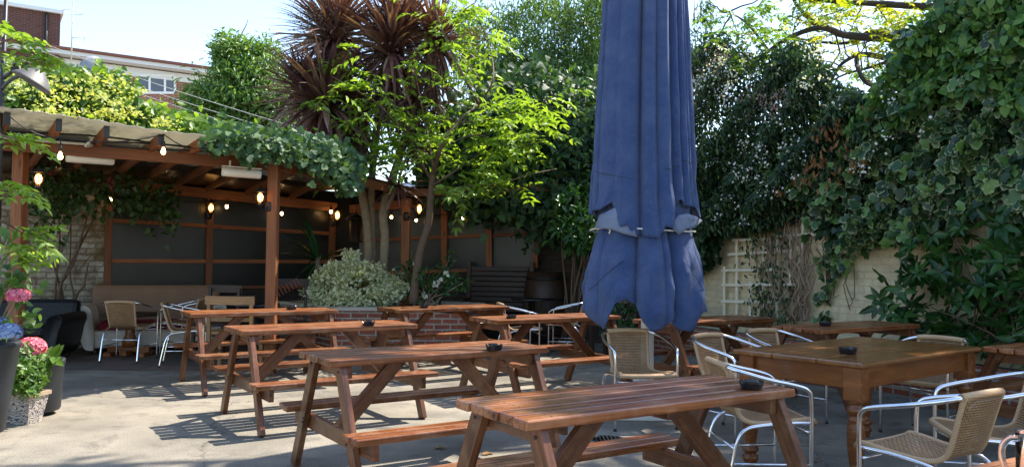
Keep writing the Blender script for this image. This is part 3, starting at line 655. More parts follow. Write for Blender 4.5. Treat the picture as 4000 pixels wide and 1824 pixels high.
# ------------------------------------------------------------------ wicker chairs with aluminium frames
def make_chair():
    t = thing('wicker_chair', 'x', 'chair', (0, 0, 0), 0, 'woven wicker bistro chairs')
    hoop = [(.262, .205, .0), (.262, .205, .35), (.264, .203, .56), (.268, .185, .625), (.275, .11, .655), (.278, -.03, .685), (.262, -.15, .715), (.225, -.235, .738), (.15, -.275, .752), (0, -.287, .757)]
    hp = bez(hoop+[(-x, y, z) for x, y, z in hoop[-2::-1]], 72)
    MB().tube(hp, .0125, 10).build('arm_hoop', M['alu'], t)
    fr = MB()
    for s in (-1, 1):
        P = bez([(s*.235, .215, .435), (s*.232, .08, .432), (s*.228, -.10, .415), (s*.226, -.17, .395), (s*.226, -.215, .34), (s*.228, -.245, .22), (s*.232, -.285, .0)], 28)
        fr.tube(P, .0115, 10)
        fr.tube([(s*.258, .203, .20), (s*.229, -.25, .20)], .008, 8)
    fr.tube([(-.25, .195, .385), (.25, .195, .385)], .008, 8).tube([(-.226, -.232, .285), (.226, -.232, .285)], .008, 8)
    fr.build('frame', M['alu'], t)
    fe = MB()
    for x_, y_ in ((.262, .205), (-.262, .205), (.232, -.285), (-.232, -.285)): fe.lathe([(.013, 0), (.014, .002), (.014, .018), (.0126, .022)], 10, (x_, y_, 0))
    fe.build('feet', M['cable'], t)
    prof = [(.232, .428), (.236, .446), (.215, .459), (.16, .455), (.05, .440), (-.06, .430), (-.125, .432), (-.168, .450), (-.195, .49), (-.218, .56), (-.243, .65), (-.268, .735), (-.282, .758)]
    P = bez([(0, y, z) for y, z in prof], 40); wd = np.interp(np.linspace(0, 1, 40), [0, .3, .5, .62, 1], [.232, .222, .190, .160, .182])
    V = []; nx = 12; L = np.concatenate([[0], np.cumsum(np.linalg.norm(np.diff(P, axis=0), axis=1))])
    T_ = nrm(np.gradient(P, axis=0)); Nn = np.stack([0*T_[:, 0], T_[:, 2], -T_[:, 1]], -1)
    for th in (0, -.010):
        for i in range(40):
            for j in range(nx+1):
                s = 2*j/nx-1; bow = (1-s*s)
                q = P[i]+np.array([s*wd[i], 0, 0])+Nn[i]*(th)
                q[1] -= bow*.028*max(0, (i-20)/19); q[2] -= bow*.010*(1 if 4 < i < 20 else 0)
                V.append(q)
    Fs = []; UV = []; m_ = 40*(nx+1)
    for b in (0, m_):
        for i in range(39):
            for j in range(nx):
                f = [b+i*(nx+1)+j, b+i*(nx+1)+j+1, b+(i+1)*(nx+1)+j+1, b+(i+1)*(nx+1)+j]
                u = [((2*j/nx-1)*.2, L[i]), ((2*(j+1)/nx-1)*.2, L[i]), ((2*(j+1)/nx-1)*.2, L[i+1]), ((2*j/nx-1)*.2, L[i+1])]
                if b: f = f[::-1]; u = u[::-1]
                Fs.append(f); UV.append(u)
    MB().add(V, Fs, True, UV).build('wicker_sheet', M['weave'], t)
    def wrap(P, r):
        mb = MB(); P = np.array(P); n = 10; mb.tube(P, r, n); L = np.concatenate([[0], np.cumsum(np.linalg.norm(np.diff(P, axis=0), axis=1))]); u = []
        for i in range(len(P)-1):
            for k in range(n): u += [(L[i], k/n), (L[i], (k+1)/n), (L[i+1], (k+1)/n), (L[i+1], k/n)]
        u += [(0, 0)]*(2*n); mb.U = u; return mb
    top = hp[(np.abs(hp[:, 0]) < .20) & (hp[:, 2] > .7)]
    wrap(top, .0205).build('wrapped_rail', M['wrap'], t)
    for s in (-1, 1):
        wrap([P[i]+np.array([s*wd[i], 0, -.003]) for i in range(2, 38)], .0135).build('wrapped_edge', M['wrap'], t)
    wrap([(x_, .232, .438-.006*(1-(x_/.23)**2)) for x_ in np.linspace(-.245, .245, 14)], .0185).build('wrapped_edge', M['wrap'], t)
    return t
chair = make_chair()
CH = [(1.06, 6.72, 191, 'wicker chair standing in front of the white parasol pole, facing the camera'),
 (1.52, 4.93, -86, 'wicker chair tucked between the foreground picnic table and the farmhouse table'),
 (1.78, 6.42, -142, 'wicker chair whose round back shows above the left corner of the farmhouse table'),
 (2.36, 6.93, -150, 'wicker chair behind the farmhouse table, only its top rail above the tabletop'),
 (3.33, 6.5, 128, 'wicker chair at the far end of the farmhouse table under the broad-leaved shrub'),
 (2.10, 4.08, 34, 'large wicker chair in the right foreground with its woven back to the camera'),
 (2.68, 4.52, 80, 'wicker chair half hidden behind the glass mug at the right edge'),
 (-4.85, 10.3, 0, 'wicker chair with its back to the camera in front of the cream sofa'),
 (-4.40, 10.95, 82, 'wicker chair standing sideways between the cream sofa and the wooden chairs'),
 (-3.98, 9.95, -72, 'wicker chair seen side on at the near end of the table by the sofas'),
 (.12, 10.75, -78, 'wicker chair behind the picnic table below the slatted settle'),
 (.78, 11.6, 80, 'wicker chair in deep shade beside the barrel left of the parasol')]
for i, (x, y, r, lb) in enumerate(CH):
    o = chair if i == 0 else copy_tree(chair)
    o.location = (x, y, 0); o.rotation_euler = (0, 0, math.radians(r)); o['label'] = lb
# ------------------------------------------------------------------ parasol, closed and tied
UX, UY = 1.165, 7.2; PXM = UY/(K*F)
def uz(y): return CAMH+(651-y)*PXM
t = thing('parasol', 'tall closed blue canvas parasol tied with white cord', 'parasol', (UX, UY, 0))
VAL = [(-78, .16, 5), (-63, .10, 4), (-11, .34, 4.5), (9, .16, 3), (29, .26, 4), (42, .20, 3), (52, .1, 2.5), (63, .26, 4), (88, .22, 7), (115, .22, 9), (150, .2, 9), (180, .22, 9), (210, .2, 9), (240, .2, 9), (268, .2, 7), (-38, .04, 6), (19, -.05, 5), (-30, -.03, 9)]
LOW = [(-80, .14, 6), (-58, .07, 5), (-16, .30, 6), (3, -.05, 6), (13, .12, 4), (27, .30, 5), (45, .04, 5), (70, .14, 6)]+[(a_, .2, 8) for a_ in (95, 125, 155, 185, 215, 245, 265)]
def ur(th, z0, k=1.0):               # pleats; th in degrees, 0 faces the photograph's viewpoint
    v = 0
    for a_, d_, w_ in (LOW if z0 else VAL):
        q = (th-a_+180) % 360-180; v += d_*math.exp(-abs(q)/w_/1.05)*(1 if abs(q) > .01 else 1)
    ed = sorted(a_ for a_, d_, w_ in (LOW if z0 else VAL) if d_ > .08); t2 = (th+180) % 360-180; ed = [e-360 if e > 180 else e for e in ed]; ed.sort()
    lo = max([e for e in ed if e <= t2], default=ed[-1]-360); hi = min([e for e in ed if e > t2], default=ed[0]+360)
    h_ = math.radians((hi-lo)/2); q = math.radians(t2-(lo+hi)/2); ch = max(math.cos(min(h_, .7)), .7)/math.cos(min(abs(q), .75))
    return (1-k*v)*(1+.75*(min(ch, 1)-1))
def canopy(name, m, ys, Rf, pleat, hem, n=360, wob=0, z0=0):
    V = []; ph = rng.uniform(0, 6, 8)
    for j, y in enumerate(ys):
        f = j/(len(ys)-1)
        for i in range(n):
            th = 360*i/n; y2 = y+hem(th)*f**3; R_ = Rf(y2)*ur(th+1.6*math.sin(y/150)*(.3+f), z0, pleat(y2))
            R_ *= 1+wob*f*(.5*math.sin(5*math.radians(th)+ph[0]+y/40)+.5*math.sin(11*math.radians(th)+ph[1]+y/25))+.004*f*math.sin(7*math.radians(th)+y/33+ph[2])+(.05 if z0 else .018)*f*(abs(((th/41+y/95) % 1)-.5)*2-.5)+(.035 if z0 else .012)*f*(abs(((th/29-y/70+.3) % 1)-.5)*2-.5)
            a_ = math.radians(th); V.append((R_*math.sin(a_), -R_*math.cos(a_)*.82, uz(y2)))
    Fs = [[j*n+i, (j+1)*n+i, (j+1)*n+(i+1) % n, j*n+(i+1) % n] for j in range(len(ys)-1) for i in range(n)]
    o = MB().add(V, Fs).build(name, m, t); o.data.materials.append(M['blueback'])
    md = o.modifiers.new('s', 'SOLIDIFY'); md.thickness = .006; md.offset = -1; md.material_offset = 1; md.use_rim = True
    return o
px = PXM
RU = lambda y: np.interp(y, [-330, -280, 0, 300, 450, 545, 600], [.05*1, 74*px, 119*px, 137*px, 144*px, 154*px, 157*px])
RL = lambda y: np.interp(y, [400, 520, 578, 600, 660, 720, 780, 830], [118*px, 131*px, 131*px, 138*px, 158*px, 168*px, 168*px, 152*px])
def hemU(th):
    q = (th+180) % 360-180
    pts = [(-180, 15), (-95, 0), (-80, 6), (-66, -2), (-52, -2), (-40, -20), (-29, 40), (-22, 36), (-15, 60), (9, 66), (13, 38), (19, 42), (28, -6), (34, -28), (44, -14), (57, -12), (64, -30), (72, 14), (90, 4), (180, 15)]
    return np.interp(q, [p[0] for p in pts], [p[1] for p in pts])
def hemL(th):
    q = (th+180) % 360-180
    pts = [(-180, 0), (-110, -10), (-80, 10), (-64, 40), (-50, 52), (-44, 38), (-32, -12), (-22, -24), (-14, -10), (-7, 28), (1, 52), (12, 48), (20, 30), (25, 22), (32, 48), (44, 55), (58, 48), (75, 10), (110, 5), (180, 0)]
    return np.interp(q, [p[0] for p in pts], [p[1] for p in pts])
canopy('canopy_skirt', M['blue'], np.concatenate([np.linspace(400, 590, 20), np.linspace(600, 770, 30)]), RL, lambda y: np.interp(y, [420, 578, 700, 800], [.9, 1.1, .95, .8]), hemL, wob=.03, z0=1)
canopy('canopy', M['blue'], np.concatenate([np.linspace(-330, 400, 30), np.linspace(410, 535, 24)]), RU, lambda y: np.interp(y, [-300, 0, 500, 560], [.7, 1, .95, .75]), hemU, wob=.022)
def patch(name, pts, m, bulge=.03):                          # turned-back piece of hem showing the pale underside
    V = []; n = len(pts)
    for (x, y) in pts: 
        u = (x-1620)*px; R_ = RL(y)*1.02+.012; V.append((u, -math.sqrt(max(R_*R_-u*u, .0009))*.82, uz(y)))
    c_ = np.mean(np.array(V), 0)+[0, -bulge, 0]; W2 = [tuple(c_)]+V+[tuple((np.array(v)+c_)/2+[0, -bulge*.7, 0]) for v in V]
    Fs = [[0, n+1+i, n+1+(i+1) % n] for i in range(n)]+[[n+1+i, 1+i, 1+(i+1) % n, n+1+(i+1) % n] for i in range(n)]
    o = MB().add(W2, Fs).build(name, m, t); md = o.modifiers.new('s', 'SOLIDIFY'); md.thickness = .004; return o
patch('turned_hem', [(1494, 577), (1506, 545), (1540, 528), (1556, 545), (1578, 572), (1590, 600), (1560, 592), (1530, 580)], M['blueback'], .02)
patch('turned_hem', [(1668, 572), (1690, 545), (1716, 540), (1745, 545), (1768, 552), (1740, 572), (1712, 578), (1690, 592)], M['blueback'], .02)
# seams, dirty hem stitching and two eyelet slits
for yy, a0, a1, sl in ((432, -80, -14, 30), (437, 14, 40, -14), (410, 40, 62, 6)):
    MB().tube([((RU(yy+sl*f)*ur(a_+1.6*math.sin(yy/150), 0, .95)+.003)*math.sin(math.radians(a_)), -(RU(yy+sl*f)*ur(a_+1.6*math.sin(yy/150), 0, .95)+.003)*.82*math.cos(math.radians(a_)), uz(yy+sl*f)) for f, a_ in zip(np.linspace(0, 1, 20), np.linspace(a0, a1, 20))], .0025, 5).build('seam', M['cable'], t)
for a0, a1, y0, y1 in ((-66, -25, 730, 655), (38, 66, 660, 745)):
    P = []
    for f in np.linspace(0, 1, 16):
        a_ = a0+(a1-a0)*f; y = y0+(y1-y0)*f; R_ = RL(y)*ur(a_+1.6*math.sin(y/150), 1, .9)*1.02+.004; P.append((R_*math.sin(math.radians(a_)), -R_*.82*math.cos(math.radians(a_)), uz(y)))
    MB().tube(P, .0025, 5).build('seam', M['cable'], t)
P = [(RL(578)*1.0*math.sin(a_), -RL(578)*1.0*.82*math.cos(a_), uz(580+3*math.sin(a_*2))) for a_ in np.linspace(0, 2*PI, 60)]
MB().tube(P, .007, 6, False).tube([P[-9]+np.array([.01, -.015, 0]), P[-9]+np.array([.03, -.02, -.02]), P[-9]+np.array([.02, -.02, -.05])], .006, 5).build('cord', M['cream'], t)
MB().lathe([(.058, .04), (.058, 2.2), (.03, 2.25), (.03, 4.4), (.01, 4.45)], 24, (.06, .05, 0)).build('pole', M['whitem'], t)
MB().box((0, 0, .03), (.62, .62, .06), None, .01).lathe([(.095, .05), (.09, .30), (.075, .33), (.062, .34)], 4, (0, 0, 0), Matrix.Rotation(PI/4, 4, 'Z')).build('base', M['whitem'], t)
# ------------------------------------------------------------------ sofas, odd chairs, small tables
def sofa(name, label, loc, rz, L, D, arm_m, back_m, seat_m, base_m, hb, ha, hs):
    t = thing(name, label, 'sofa', loc, rz)
    MB().box((0, 0, .20), (L-.16, D-.10, .24), None, .04).build('base', base_m, t)
    for k in range(2): MB().box(((k-.5)*(L-.40)/2, -.04, hs-.07), ((L-.42)/2, D-.26, .15), None, .05).build('seat_cushion', seat_m, t)
    Mx = Matrix.Rotation(math.radians(-12), 4, 'X')
    MB().box((0, D/2-.12, hb-.30), (L-.10, .17, .62), Mx, .06).build('backrest', back_m, t)
    for s in (-1, 1):                                     # bowed arm: outline swept front to back
        prof = [(-.02, .06), (.06, .07), (.10, .12), (.14, .25), (.17, .42), (.20, ha-.10), (.19, ha-.02), (.13, ha), (.06, ha-.02), (.02, ha-.08), (-.01, ha-.25), (-.03, .2)]
        q = bez(prof+[prof[0]], 40)[:-1]; V = []; yy = [-D/2-.03, -D/2-.05, -D/2-.05, -D/2, D/2-.1, D/2-.05]; sc = [.90, .96, .99, 1, 1, .9]
        c_ = q.mean(0)
        for y_, k in zip(yy, sc):
            for a_ in q: v_ = c_+(a_-c_)*k; V.append((s*(L/2-.16+v_[0]), y_, v_[1]))
        n = len(q); Fs = [[i*n+k, i*n+(k+1) % n, (i+1)*n+(k+1) % n, (i+1)*n+k] for i in range(len(yy)-1) for k in range(n)]
        Fs += [list(range(n))[::-1], [(len(yy)-1)*n+k for k in range(n)]]
        MB().add(V, Fs).build('arm', arm_m, t)
    mb = MB()
    for sx in (-1, 1):
        for sy in (-1, 1): mb.lathe([(.03, 0), (.035, .03), (.03, .09)], 12, (sx*(L/2-.18), sy*(D/2-.12), 0))
    mb.build('feet', M['dkwood'], t); return t
sofa('cream_sofa', 'cream leather sofa with tall brown back and red seat cushions', (-5.02, 11.42, 0), math.radians(20), 1.80, .84, M['sofa_cream'], M['sofa_brown'], M['red'], M['sofa_cream'], .90, .66, .42)
sofa('black_sofa', 'black leather sofa against the old wall behind the hydrangea pots', (-6.38, 10.2, 0), math.radians(8), 1.62, .84, M['sofa_black'], M['sofa_black'], M['sofa_black'], M['sofa_black'], .74, .60, .44)
t = thing('coffee_table', 'low dark table on a turned wooden pedestal in front of the cream sofa', 'table', (-5.07, 10.78, 0))
MB().lathe([(.34, .53), (.35, .54), (.35, .56), (.34, .565)], 32).build('tabletop', M['dkwood'], t)
MB().lathe([(.09, .12), (.10, .2), (.06, .28), (.055, .38), (.08, .45), (.06, .50), (.12, .53)], 20).box((0, 0, .09), (.56, .10, .07), None, .01).box((0, 0, .05), (.10, .40, .07), None, .01).box((-.22, 0, .03), (.10, .36, .06), None, .01).box((.22, 0, .03), (.10, .36, .06), None, .01).build('pedestal', M['farm'], t)
def roundtable(label, x, y, h, r):
    t = thing('pub_table', label, 'table', (x, y, 0))
    MB().lathe([(r-.01, h-.03), (r, h-.024), (r, h-.006), (r-.01, h)], 36).build('tabletop', M['black'], t)
    mb = MB().lathe([(.03, .05), (.028, .3), (.045, .36), (.028, .42), (.03, h-.05), (.12, h-.031)], 16)
    mb.build('column', M['iron'], t)
    mb = MB()
    for k in range(4):
        a_ = k*PI/2+.5; mb.tube(bez([(.02*math.cos(a_), .02*math.sin(a_), .10), (.15*math.cos(a_), .15*math.sin(a_), .07), (.25*math.cos(a_), .25*math.sin(a_), .02)], 8), [.02]*4+[.018]*4, 6)
    mb.build('base', M['iron'], t)
roundtable('round black pub table behind the pale wooden chair', -3.28, 10.35, .74, .31)
roundtable('round black pub table in the shade in front of the barrel', .33, 12.2, .76, .33)
def chair_wood(name, label, x, y, rz, m, wd, h, seat_m=None, thick=.04):
    t = thing(name, label, 'chair', (x, y, 0), math.radians(rz)); d = .40
    MB().box((0, 0, .44), (wd, d, .03), None, .008).build('seat', seat_m or m, t)
    for s in (-1, 1):
        stick('leg', (s*(wd/2-.03), d/2-.03, 0), (s*(wd/2-.03), d/2-.03, .43), thick, thick, m, t, up=(1, 0, 0))
        stick('leg', (s*(wd/2-.03), -d/2+.03, 0), (s*(wd/2-.03), -d/2-.03, h-.02), thick, thick, m, t, up=(1, 0, 0))
        stick('stretcher', (s*(wd/2-.03), d/2-.03, .2), (s*(wd/2-.03), -d/2+.03, .2), .022, .03, m, t)
    P = [(-wd/2-.01+(wd+.02)*f, -d/2-.035-.03*math.sin(PI*f), h-.035) for f in np.linspace(0, 1, 9)]
    V = []; 
    for p in P: V += [(p[0], p[1]-.012, p[2]-.05), (p[0], p[1]+.012, p[2]-.05), (p[0], p[1]+.012, p[2]+.05), (p[0], p[1]-.012, p[2]+.05)]
    Fs = [[i*4+k, i*4+(k+1) % 4, (i+1)*4+(k+1) % 4, (i+1)*4+k] for i in range(8) for k in range(4)]+[[3, 2, 1, 0], [32, 33, 34, 35]]
    MB().add(V, Fs, False).build('top_rail', m, t)
    stick('back_slat', (-wd/2+.03, -d/2-.012, .60), (wd/2-.03, -d/2-.012, .60), .015, .05, m, t)
    stick('stretcher', (-wd/2+.03, d/2-.03, .30), (wd/2-.03, d/2-.03, .30), .022, .03, m, t)
    return t
chair_wood('wooden_chair', 'pale beech chair with a broad curved top rail behind the table by the sofas', -3.30, 9.72, 0, M['beech'], .56, .86)
chair_wood('wooden_chair', 'dark wooden chair with a bowed back rail next to the cream sofa', -3.93, 10.75, 170, M['dkwood'], .48, .93)
chair_wood('wooden_chair', 'dark slatted chair with a folded red throw beside the tall front post', -3.0, 11.0, 200, M['dkwood'], .50, 1.02)
p0 = np.array([-3.25, 10.85, .86]); th_ = MB()
for k in range(9): th_.bar(p0+[.022*k*2, 0, .02*k*1.2], p0+[.022*k*2+.05, .03, .02*k*1.2-.10], .05, .012)
props(th_.build('throw', plain('red_woven_throw', (.20, .06, .04), .9, 0, .4, 60)), 'folded red woven throw draped over the dark slatted chair', 'throw')
sA, sB = onV(1172, 670, .5), onV(1332, 670, .5); mid = (sA+sB)/2; LS = np.linalg.norm(sB-sA)
t = thing('settle', 'tall dark slatted wooden settle against the far panels', 'bench', (mid[0], mid[1], 0), math.atan2(Vd[1], Vd[0]))
for k in range(9): stick('back_slat', (-LS/2+.05, .20, .52+.083*k), (LS/2-.05, .20+.012*k*.4, .52+.083*k), .022, .070, M['dkwood'], t)
for s in (-1, 1):
    stick('leg', (s*LS/2, .22, 0), (s*LS/2, .28, 1.30), .07, .07, M['dkwood'], t, up=(1, 0, 0)); stick('leg', (s*LS/2, -.25, 0), (s*LS/2, -.25, .68), .06, .06, M['dkwood'], t, up=(1, 0, 0))
    stick('armrest', (s*LS/2, .24, .69), (s*LS/2, -.30, .69), .07, .03, M['dkwood'], t)
MB().box((0, -.03, .44), (LS-.06, .50, .04), None, .008).build('seat', M['dkwood'], t)
p = onV(1358, 700, .35); t = thing('barrel', 'old dark wooden barrel standing between the settle and the parasol', 'barrel', (p[0]+.08, p[1], 0))
MB().lathe([(.27, 0), (.33, .3), (.345, .55), (.33, .85), (.28, 1.15), (.26, 1.15), (.25, 1.12)], 28).build('staves', M['dkwood'], t)
mb = MB()
for r_, z in ((.300, .15), (.343, .40), (.343, .72), (.303, 1.04)): mb.lathe([(r_, z-.02), (r_+.004, z-.02), (r_+.004, z+.02), (r_, z+.02)], 28)
mb.build('hoops', M['iron'], t)
t = thing('side_table', 'small dark wooden table in the shade behind the parasol hem', 'table', (1.45, 11.2, 0), .4)
MB().box((0, 0, .80), (.62, .50, .035), None, .006).build('tabletop', M['dkwood'], t)
for sx in (-1, 1):
    for sy in (-1, 1): stick('leg', (sx*.26, sy*.2, 0), (sx*.26, sy*.2, .785), .06, .06, M['dkwood'], t, up=(1, 0, 0))
# ------------------------------------------------------------------ glass mug
t = thing('beer_mug', 'empty glass mug with a thick handle at the right edge', 'mug', (1.432, 2.22, TZ))
MB().lathe([(.036, 0), (.040, .006), (.041, .03), (.042, .135), (.041, .138), (.0375, .135), (.036, .03), (.030, .018), (.002, .016)], 32).build('body', M['mug'], t)
MB().tube(bez([(-.040, 0, .122), (-.062, 0, .122), (-.082, 0, .105), (-.086, 0, .075), (-.078, 0, .045), (-.060, 0, .026), (-.040, 0, .020)], 24), .0085, 12).build('handle', M['mug'], t)
# ------------------------------------------------------------------ drain, fallen leaves
t = thing('drain_cover', 'round iron drain grate in the ground under the middle picnic tables', 'drain', (0, 0, 0))
d = ray(1530, 1105); p = d*(-CAMH/d[2])+np.array([0, 0, CAMH]); t.location = p
mb = MB().lathe([(.13, 0), (.13, .006), (.115, .006), (.115, 0)], 28)
for k in range(7): x_ = -.09+.03*k; h_ = math.sqrt(.118**2-x_**2); mb.box((x_, 0, .003), (.014, 2*h_, .005), None, 0)
mb.build('grate', M['iron'], t)
dl = leafm('dry_leaf', [(.25, .13, .05), (.36, .20, .08)], .2)
for i, (x, y) in enumerate(((1095, 1128), (1590, 1128), (1235, 1140), (1262, 1004), (2052, 642+520), (1720, 1050))):
    d = ray(x, y); p = d*(-CAMH/d[2])+np.array([0, 0, CAMH+.006])
    o = leaves('fallen_leaf', np.array([p]), np.array([[math.cos(i*2.), math.sin(i*2.), .12]]), np.array([[.2, .1, 1.]]), .085, IVY, dl, None, .8)
    props(o, 'dry curled brown leaf lying on the concrete', 'leaf', 'fallen leaves on the concrete')
# ================================================================== plants
DN = np.array([0, 0, -1.])
G = {}
G['lime'] = leafm('fresh_green_leaf', [(.12, .22, .03), (.20, .33, .045), (.29, .41, .07)], .55)
G['mid'] = leafm('mid_green_leaf', [(.05, .12, .022), (.09, .18, .03), (.13, .24, .04)], .42)
G['fresh'] = leafm('sunlit_tint_ivy_leaf', [(.03, .09, .03), (.06, .15, .04), (.11, .23, .05), (.22, .38, .09)], .46)  # brighter greens paint sunlight into the colour of the upper ivy
G['ivy'] = leafm('ivy_leaf', [(.016, .045, .020), (.026, .065, .026), (.05, .11, .04), (.09, .16, .06)], .28, .6)
G['roofivy'] = leafm('grey_green_ivy_leaf', [(.03, .075, .03), (.06, .13, .045), (.11, .20, .07)], .32, .6)
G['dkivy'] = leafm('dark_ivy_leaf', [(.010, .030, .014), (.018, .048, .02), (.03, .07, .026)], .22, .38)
G['jas'] = leafm('jasmine_leaf', [(.010, .032, .015), (.02, .055, .022), (.04, .09, .03), (.11, .17, .05)], .34, .4)
G['var'] = leafm('variegated_ivy_leaf', [(.016, .05, .026), (.03, .08, .036), (.05, .12, .045), (.10, .21, .055), (.19, .36, .09)], .36, .36, (.40, .43, .24), .9)
G['shrub'] = leafm('glossy_shrub_leaf', [(.015, .055, .012), (.03, .09, .018), (.055, .14, .026)], .32, .3)
G['euo'] = leafm('white_edged_leaf', [(.05, .13, .03), (.10, .20, .04), (.20, .30, .08)], .3, .4, (.82, .82, .58), .27)
G['rob'] = leafm('golden_leaf', [(.16, .26, .02), (.34, .38, .02), (.50, .46, .02)], .55)
G['robg'] = leafm('robinia_leaf', [(.06, .15, .02), (.12, .23, .03), (.20, .30, .03)], .5)
G['bam'] = leafm('bamboo_leaf', [(.07, .15, .05), (.11, .21, .06), (.16, .26, .09)], .45)
G['cor'] = leafm('purple_cordyline_blade', [(.065, .028, .034), (.15, .065, .066), (.23, .11, .09), (.34, .22, .17)], .15, .38)
G['corold'] = leafm('dead_cordyline_blade', [(.075, .042, .040), (.13, .08, .068), (.22, .16, .13)], .2, .6)
G['yuc'] = leafm('yucca_blade', [(.02, .07, .02), (.04, .11, .03)], .2, .35)
G['pink'] = leafm('pink_petal', [(.60, .10, .20), (.75, .20, .30), (.82, .40, .45)], .3, .6)
G['bluef'] = leafm('blue_petal', [(.14, .22, .50), (.24, .34, .62), (.36, .44, .68)], .3, .6)
G['white'] = leafm('white_petal', [(.72, .72, .66), (.80, .80, .74)], .3, .6)
G['pinkish'] = leafm('pale_pink_bud', [(.30, .19, .17), (.45, .34, .30)], .3, .6)
G['limef'] = leafm('lime_flower_head', [(.34, .40, .07), (.48, .52, .13), (.56, .58, .22)], .4, .6)
G['dead'] = leafm('withered_leaf', [(.20, .09, .03), (.30, .15, .05)], .3, .7)
G['rosel'] = leafm('rose_leaf', [(.022, .055, .016), (.045, .09, .02), (.07, .12, .03)], .3)
def scatter(name, poly, n, Yf, S, tmpl, m, parent, W=.6, clump=0, cr=14, out=(0, -1, .5), down=.8, jit=.6, sj=.3):
    P = polysample(poly, n, clump, cr); Y = Yf(P[:, 0], P[:, 1]) if callable(Yf) else np.full(n, Yf)
    Y = Y+rng.uniform(-.5, .5, n)*.0
    Cn = at(P[:, 0], P[:, 1], Y)
    return leaves(name, Cn, np.array([0, 0, -down])+rv(n, jit), np.array(out)+rv(n, jit*.8), S*(1+rng.uniform(-sj, sj, n)), tmpl, m, parent, W)
def depth(a, b): return lambda x, y: a+(b-a)*rng.beta(1.3, 1.6, len(x))
def wallscatter(name, fn, poly, n, d0, d1, S, tmpl, m, parent, nv, W=.7, clump=0, cr=14, down=.9, jit=.5, sj=.3, side=0):
    P = polysample(poly, n, clump, cr); ph = rng.uniform(0, 6, 4)
    bump = .5+.25*(np.sin(P[:, 0]/37+ph[0])*np.sin(P[:, 1]/29+ph[1])+np.sin(P[:, 0]/19+P[:, 1]/23+ph[2]))
    dd = d0+(d1-d0)*np.clip(bump*.75+rng.uniform(-.3, .35, n), 0, 1)
    A0 = fn(P[:, 0], P[:, 1], 0); Cn = A0+np.array(nv)*dd[:, None]
    return leaves(name, Cn, np.array([side, 0, -down])+rv(n, jit), np.array(nv)+np.array([0, 0, .5])+rv(n, jit*.75), S*(1+rng.uniform(-sj, sj, n)), tmpl, m, parent, W)

# ---- right wall: jasmine, variegated ivy, dark ivy, broad-leaved shrub
JP = [(1745, 170), (1775, 120), (1800, 150), (1850, 80), (1900, 130), (1940, 190), (2000, 130), (2060, 110), (2110, 170), (2180, 230), (2260, 250), (2330, 330), (2240, 420), (2180, 440), (2090, 480), (1980, 540), (1890, 590), (1800, 560), (1745, 500)]
t = thing('jasmine', 'dense dark climbing jasmine with small white flowers on the cream wall', 'climber', tuple(onR(1950, 760)))
def sh(P, base): return [(x-base[0], y-base[1]) for x, y in P]
def settle_parent(o, t):             # keep geometry in place under a thing that stands elsewhere
    o.matrix_parent_inverse = Matrix.Translation(t.location).inverted()
def W_(o, t): o.parent = t; settle_parent(o, t); return o
o = wallscatter('foliage', onR, JP, 30000, .08, .75, .085, LANCE, G['jas'], None, Rn, .36, down=.7, jit=.55); W_(o, t)
o = wallscatter('foliage', onR, [(1745, 480), (1850, 520), (1960, 500), (2090, 470), (2200, 440), (2120, 510), (1970, 575), (1880, 590), (1745, 600)], 4200, .05, .5, .085, LANCE, G['jas'], None, Rn, .36); W_(o, t)
o = wallscatter('foliage', onR, [(1915, 590), (1990, 590), (2010, 700), (1980, 830), (1910, 830), (1905, 700)], 420, .08, .3, .075, LANCE, G['jas'], None, Rn, .4, 22, 20); W_(o, t)
fl_ = []
for poly, n, k in ((JP, 34, 8), ([(1745, 180), (1850, 90), (1890, 200), (1850, 260), (1745, 260)], 28, 10), ([(1990, 120), (2060, 110), (2090, 200), (2010, 230)], 11, 10), ([(1830, 360), (2060, 340), (2060, 480), (1830, 440)], 15, 9)):
    P = polysample(poly, n); q = onR(P[:, 0], P[:, 1], .72); fl_.append(np.repeat(q, k, 0)+rv(n*k, .045))
q = np.concatenate(fl_); n = len(q)
o = leaves('blossoms', q, rv(n, 1)+[0, 0, .3], Rn+rv(n, .6), rng.uniform(.020, .040, n), PETAL, G['white'], None, .9); W_(o, t)
P = polysample([(1745, 160), (1800, 110), (1880, 110), (1900, 220), (2000, 150), (2080, 130), (2120, 220), (2000, 260), (1880, 290), (1745, 260)], 60, 14, 16); q = np.repeat(onR(P[:, 0], P[:, 1], .55), 14, 0)+rv(60*14, .06); n = len(q)
o = leaves('buds', q, rv(n, 1)+[0, 0, .5], Rn+rv(n, .6), rng.uniform(.02, .045, n), PETAL, G['pinkish'], None, .8); W_(o, t)
P = polysample([(2070, 250), (2240, 300), (2200, 420), (2060, 480), (1900, 520), (2080, 340)], 22, 12, 16); q = np.repeat(onR(P[:, 0], P[:, 1], .62), 7, 0)+rv(154, .05)
o = leaves('withered_leaves', q, DN+rv(154, .4), Rn+rv(154, .6), .085, LANCE, G['dead'], None, .4); W_(o, t)
mb = MB()
for k in range(36):
    x0 = rng.normal(2004, 22) if k < 29 else rng.normal(1928, 9); x1 = x0+rng.normal(-10, 40); y1 = rng.uniform(470, 640)
    P = [onR(x0+(x1-x0)*s+rng.normal(0, 9), 806+(y1-806)*s, rng.uniform(.03, .22)) for s in np.linspace(0, 1, 8)]
    mb.tube(bez(P, 22), rng.uniform(.005, .014), 5)
W_(mb.build('stems', M['palestem']), t)

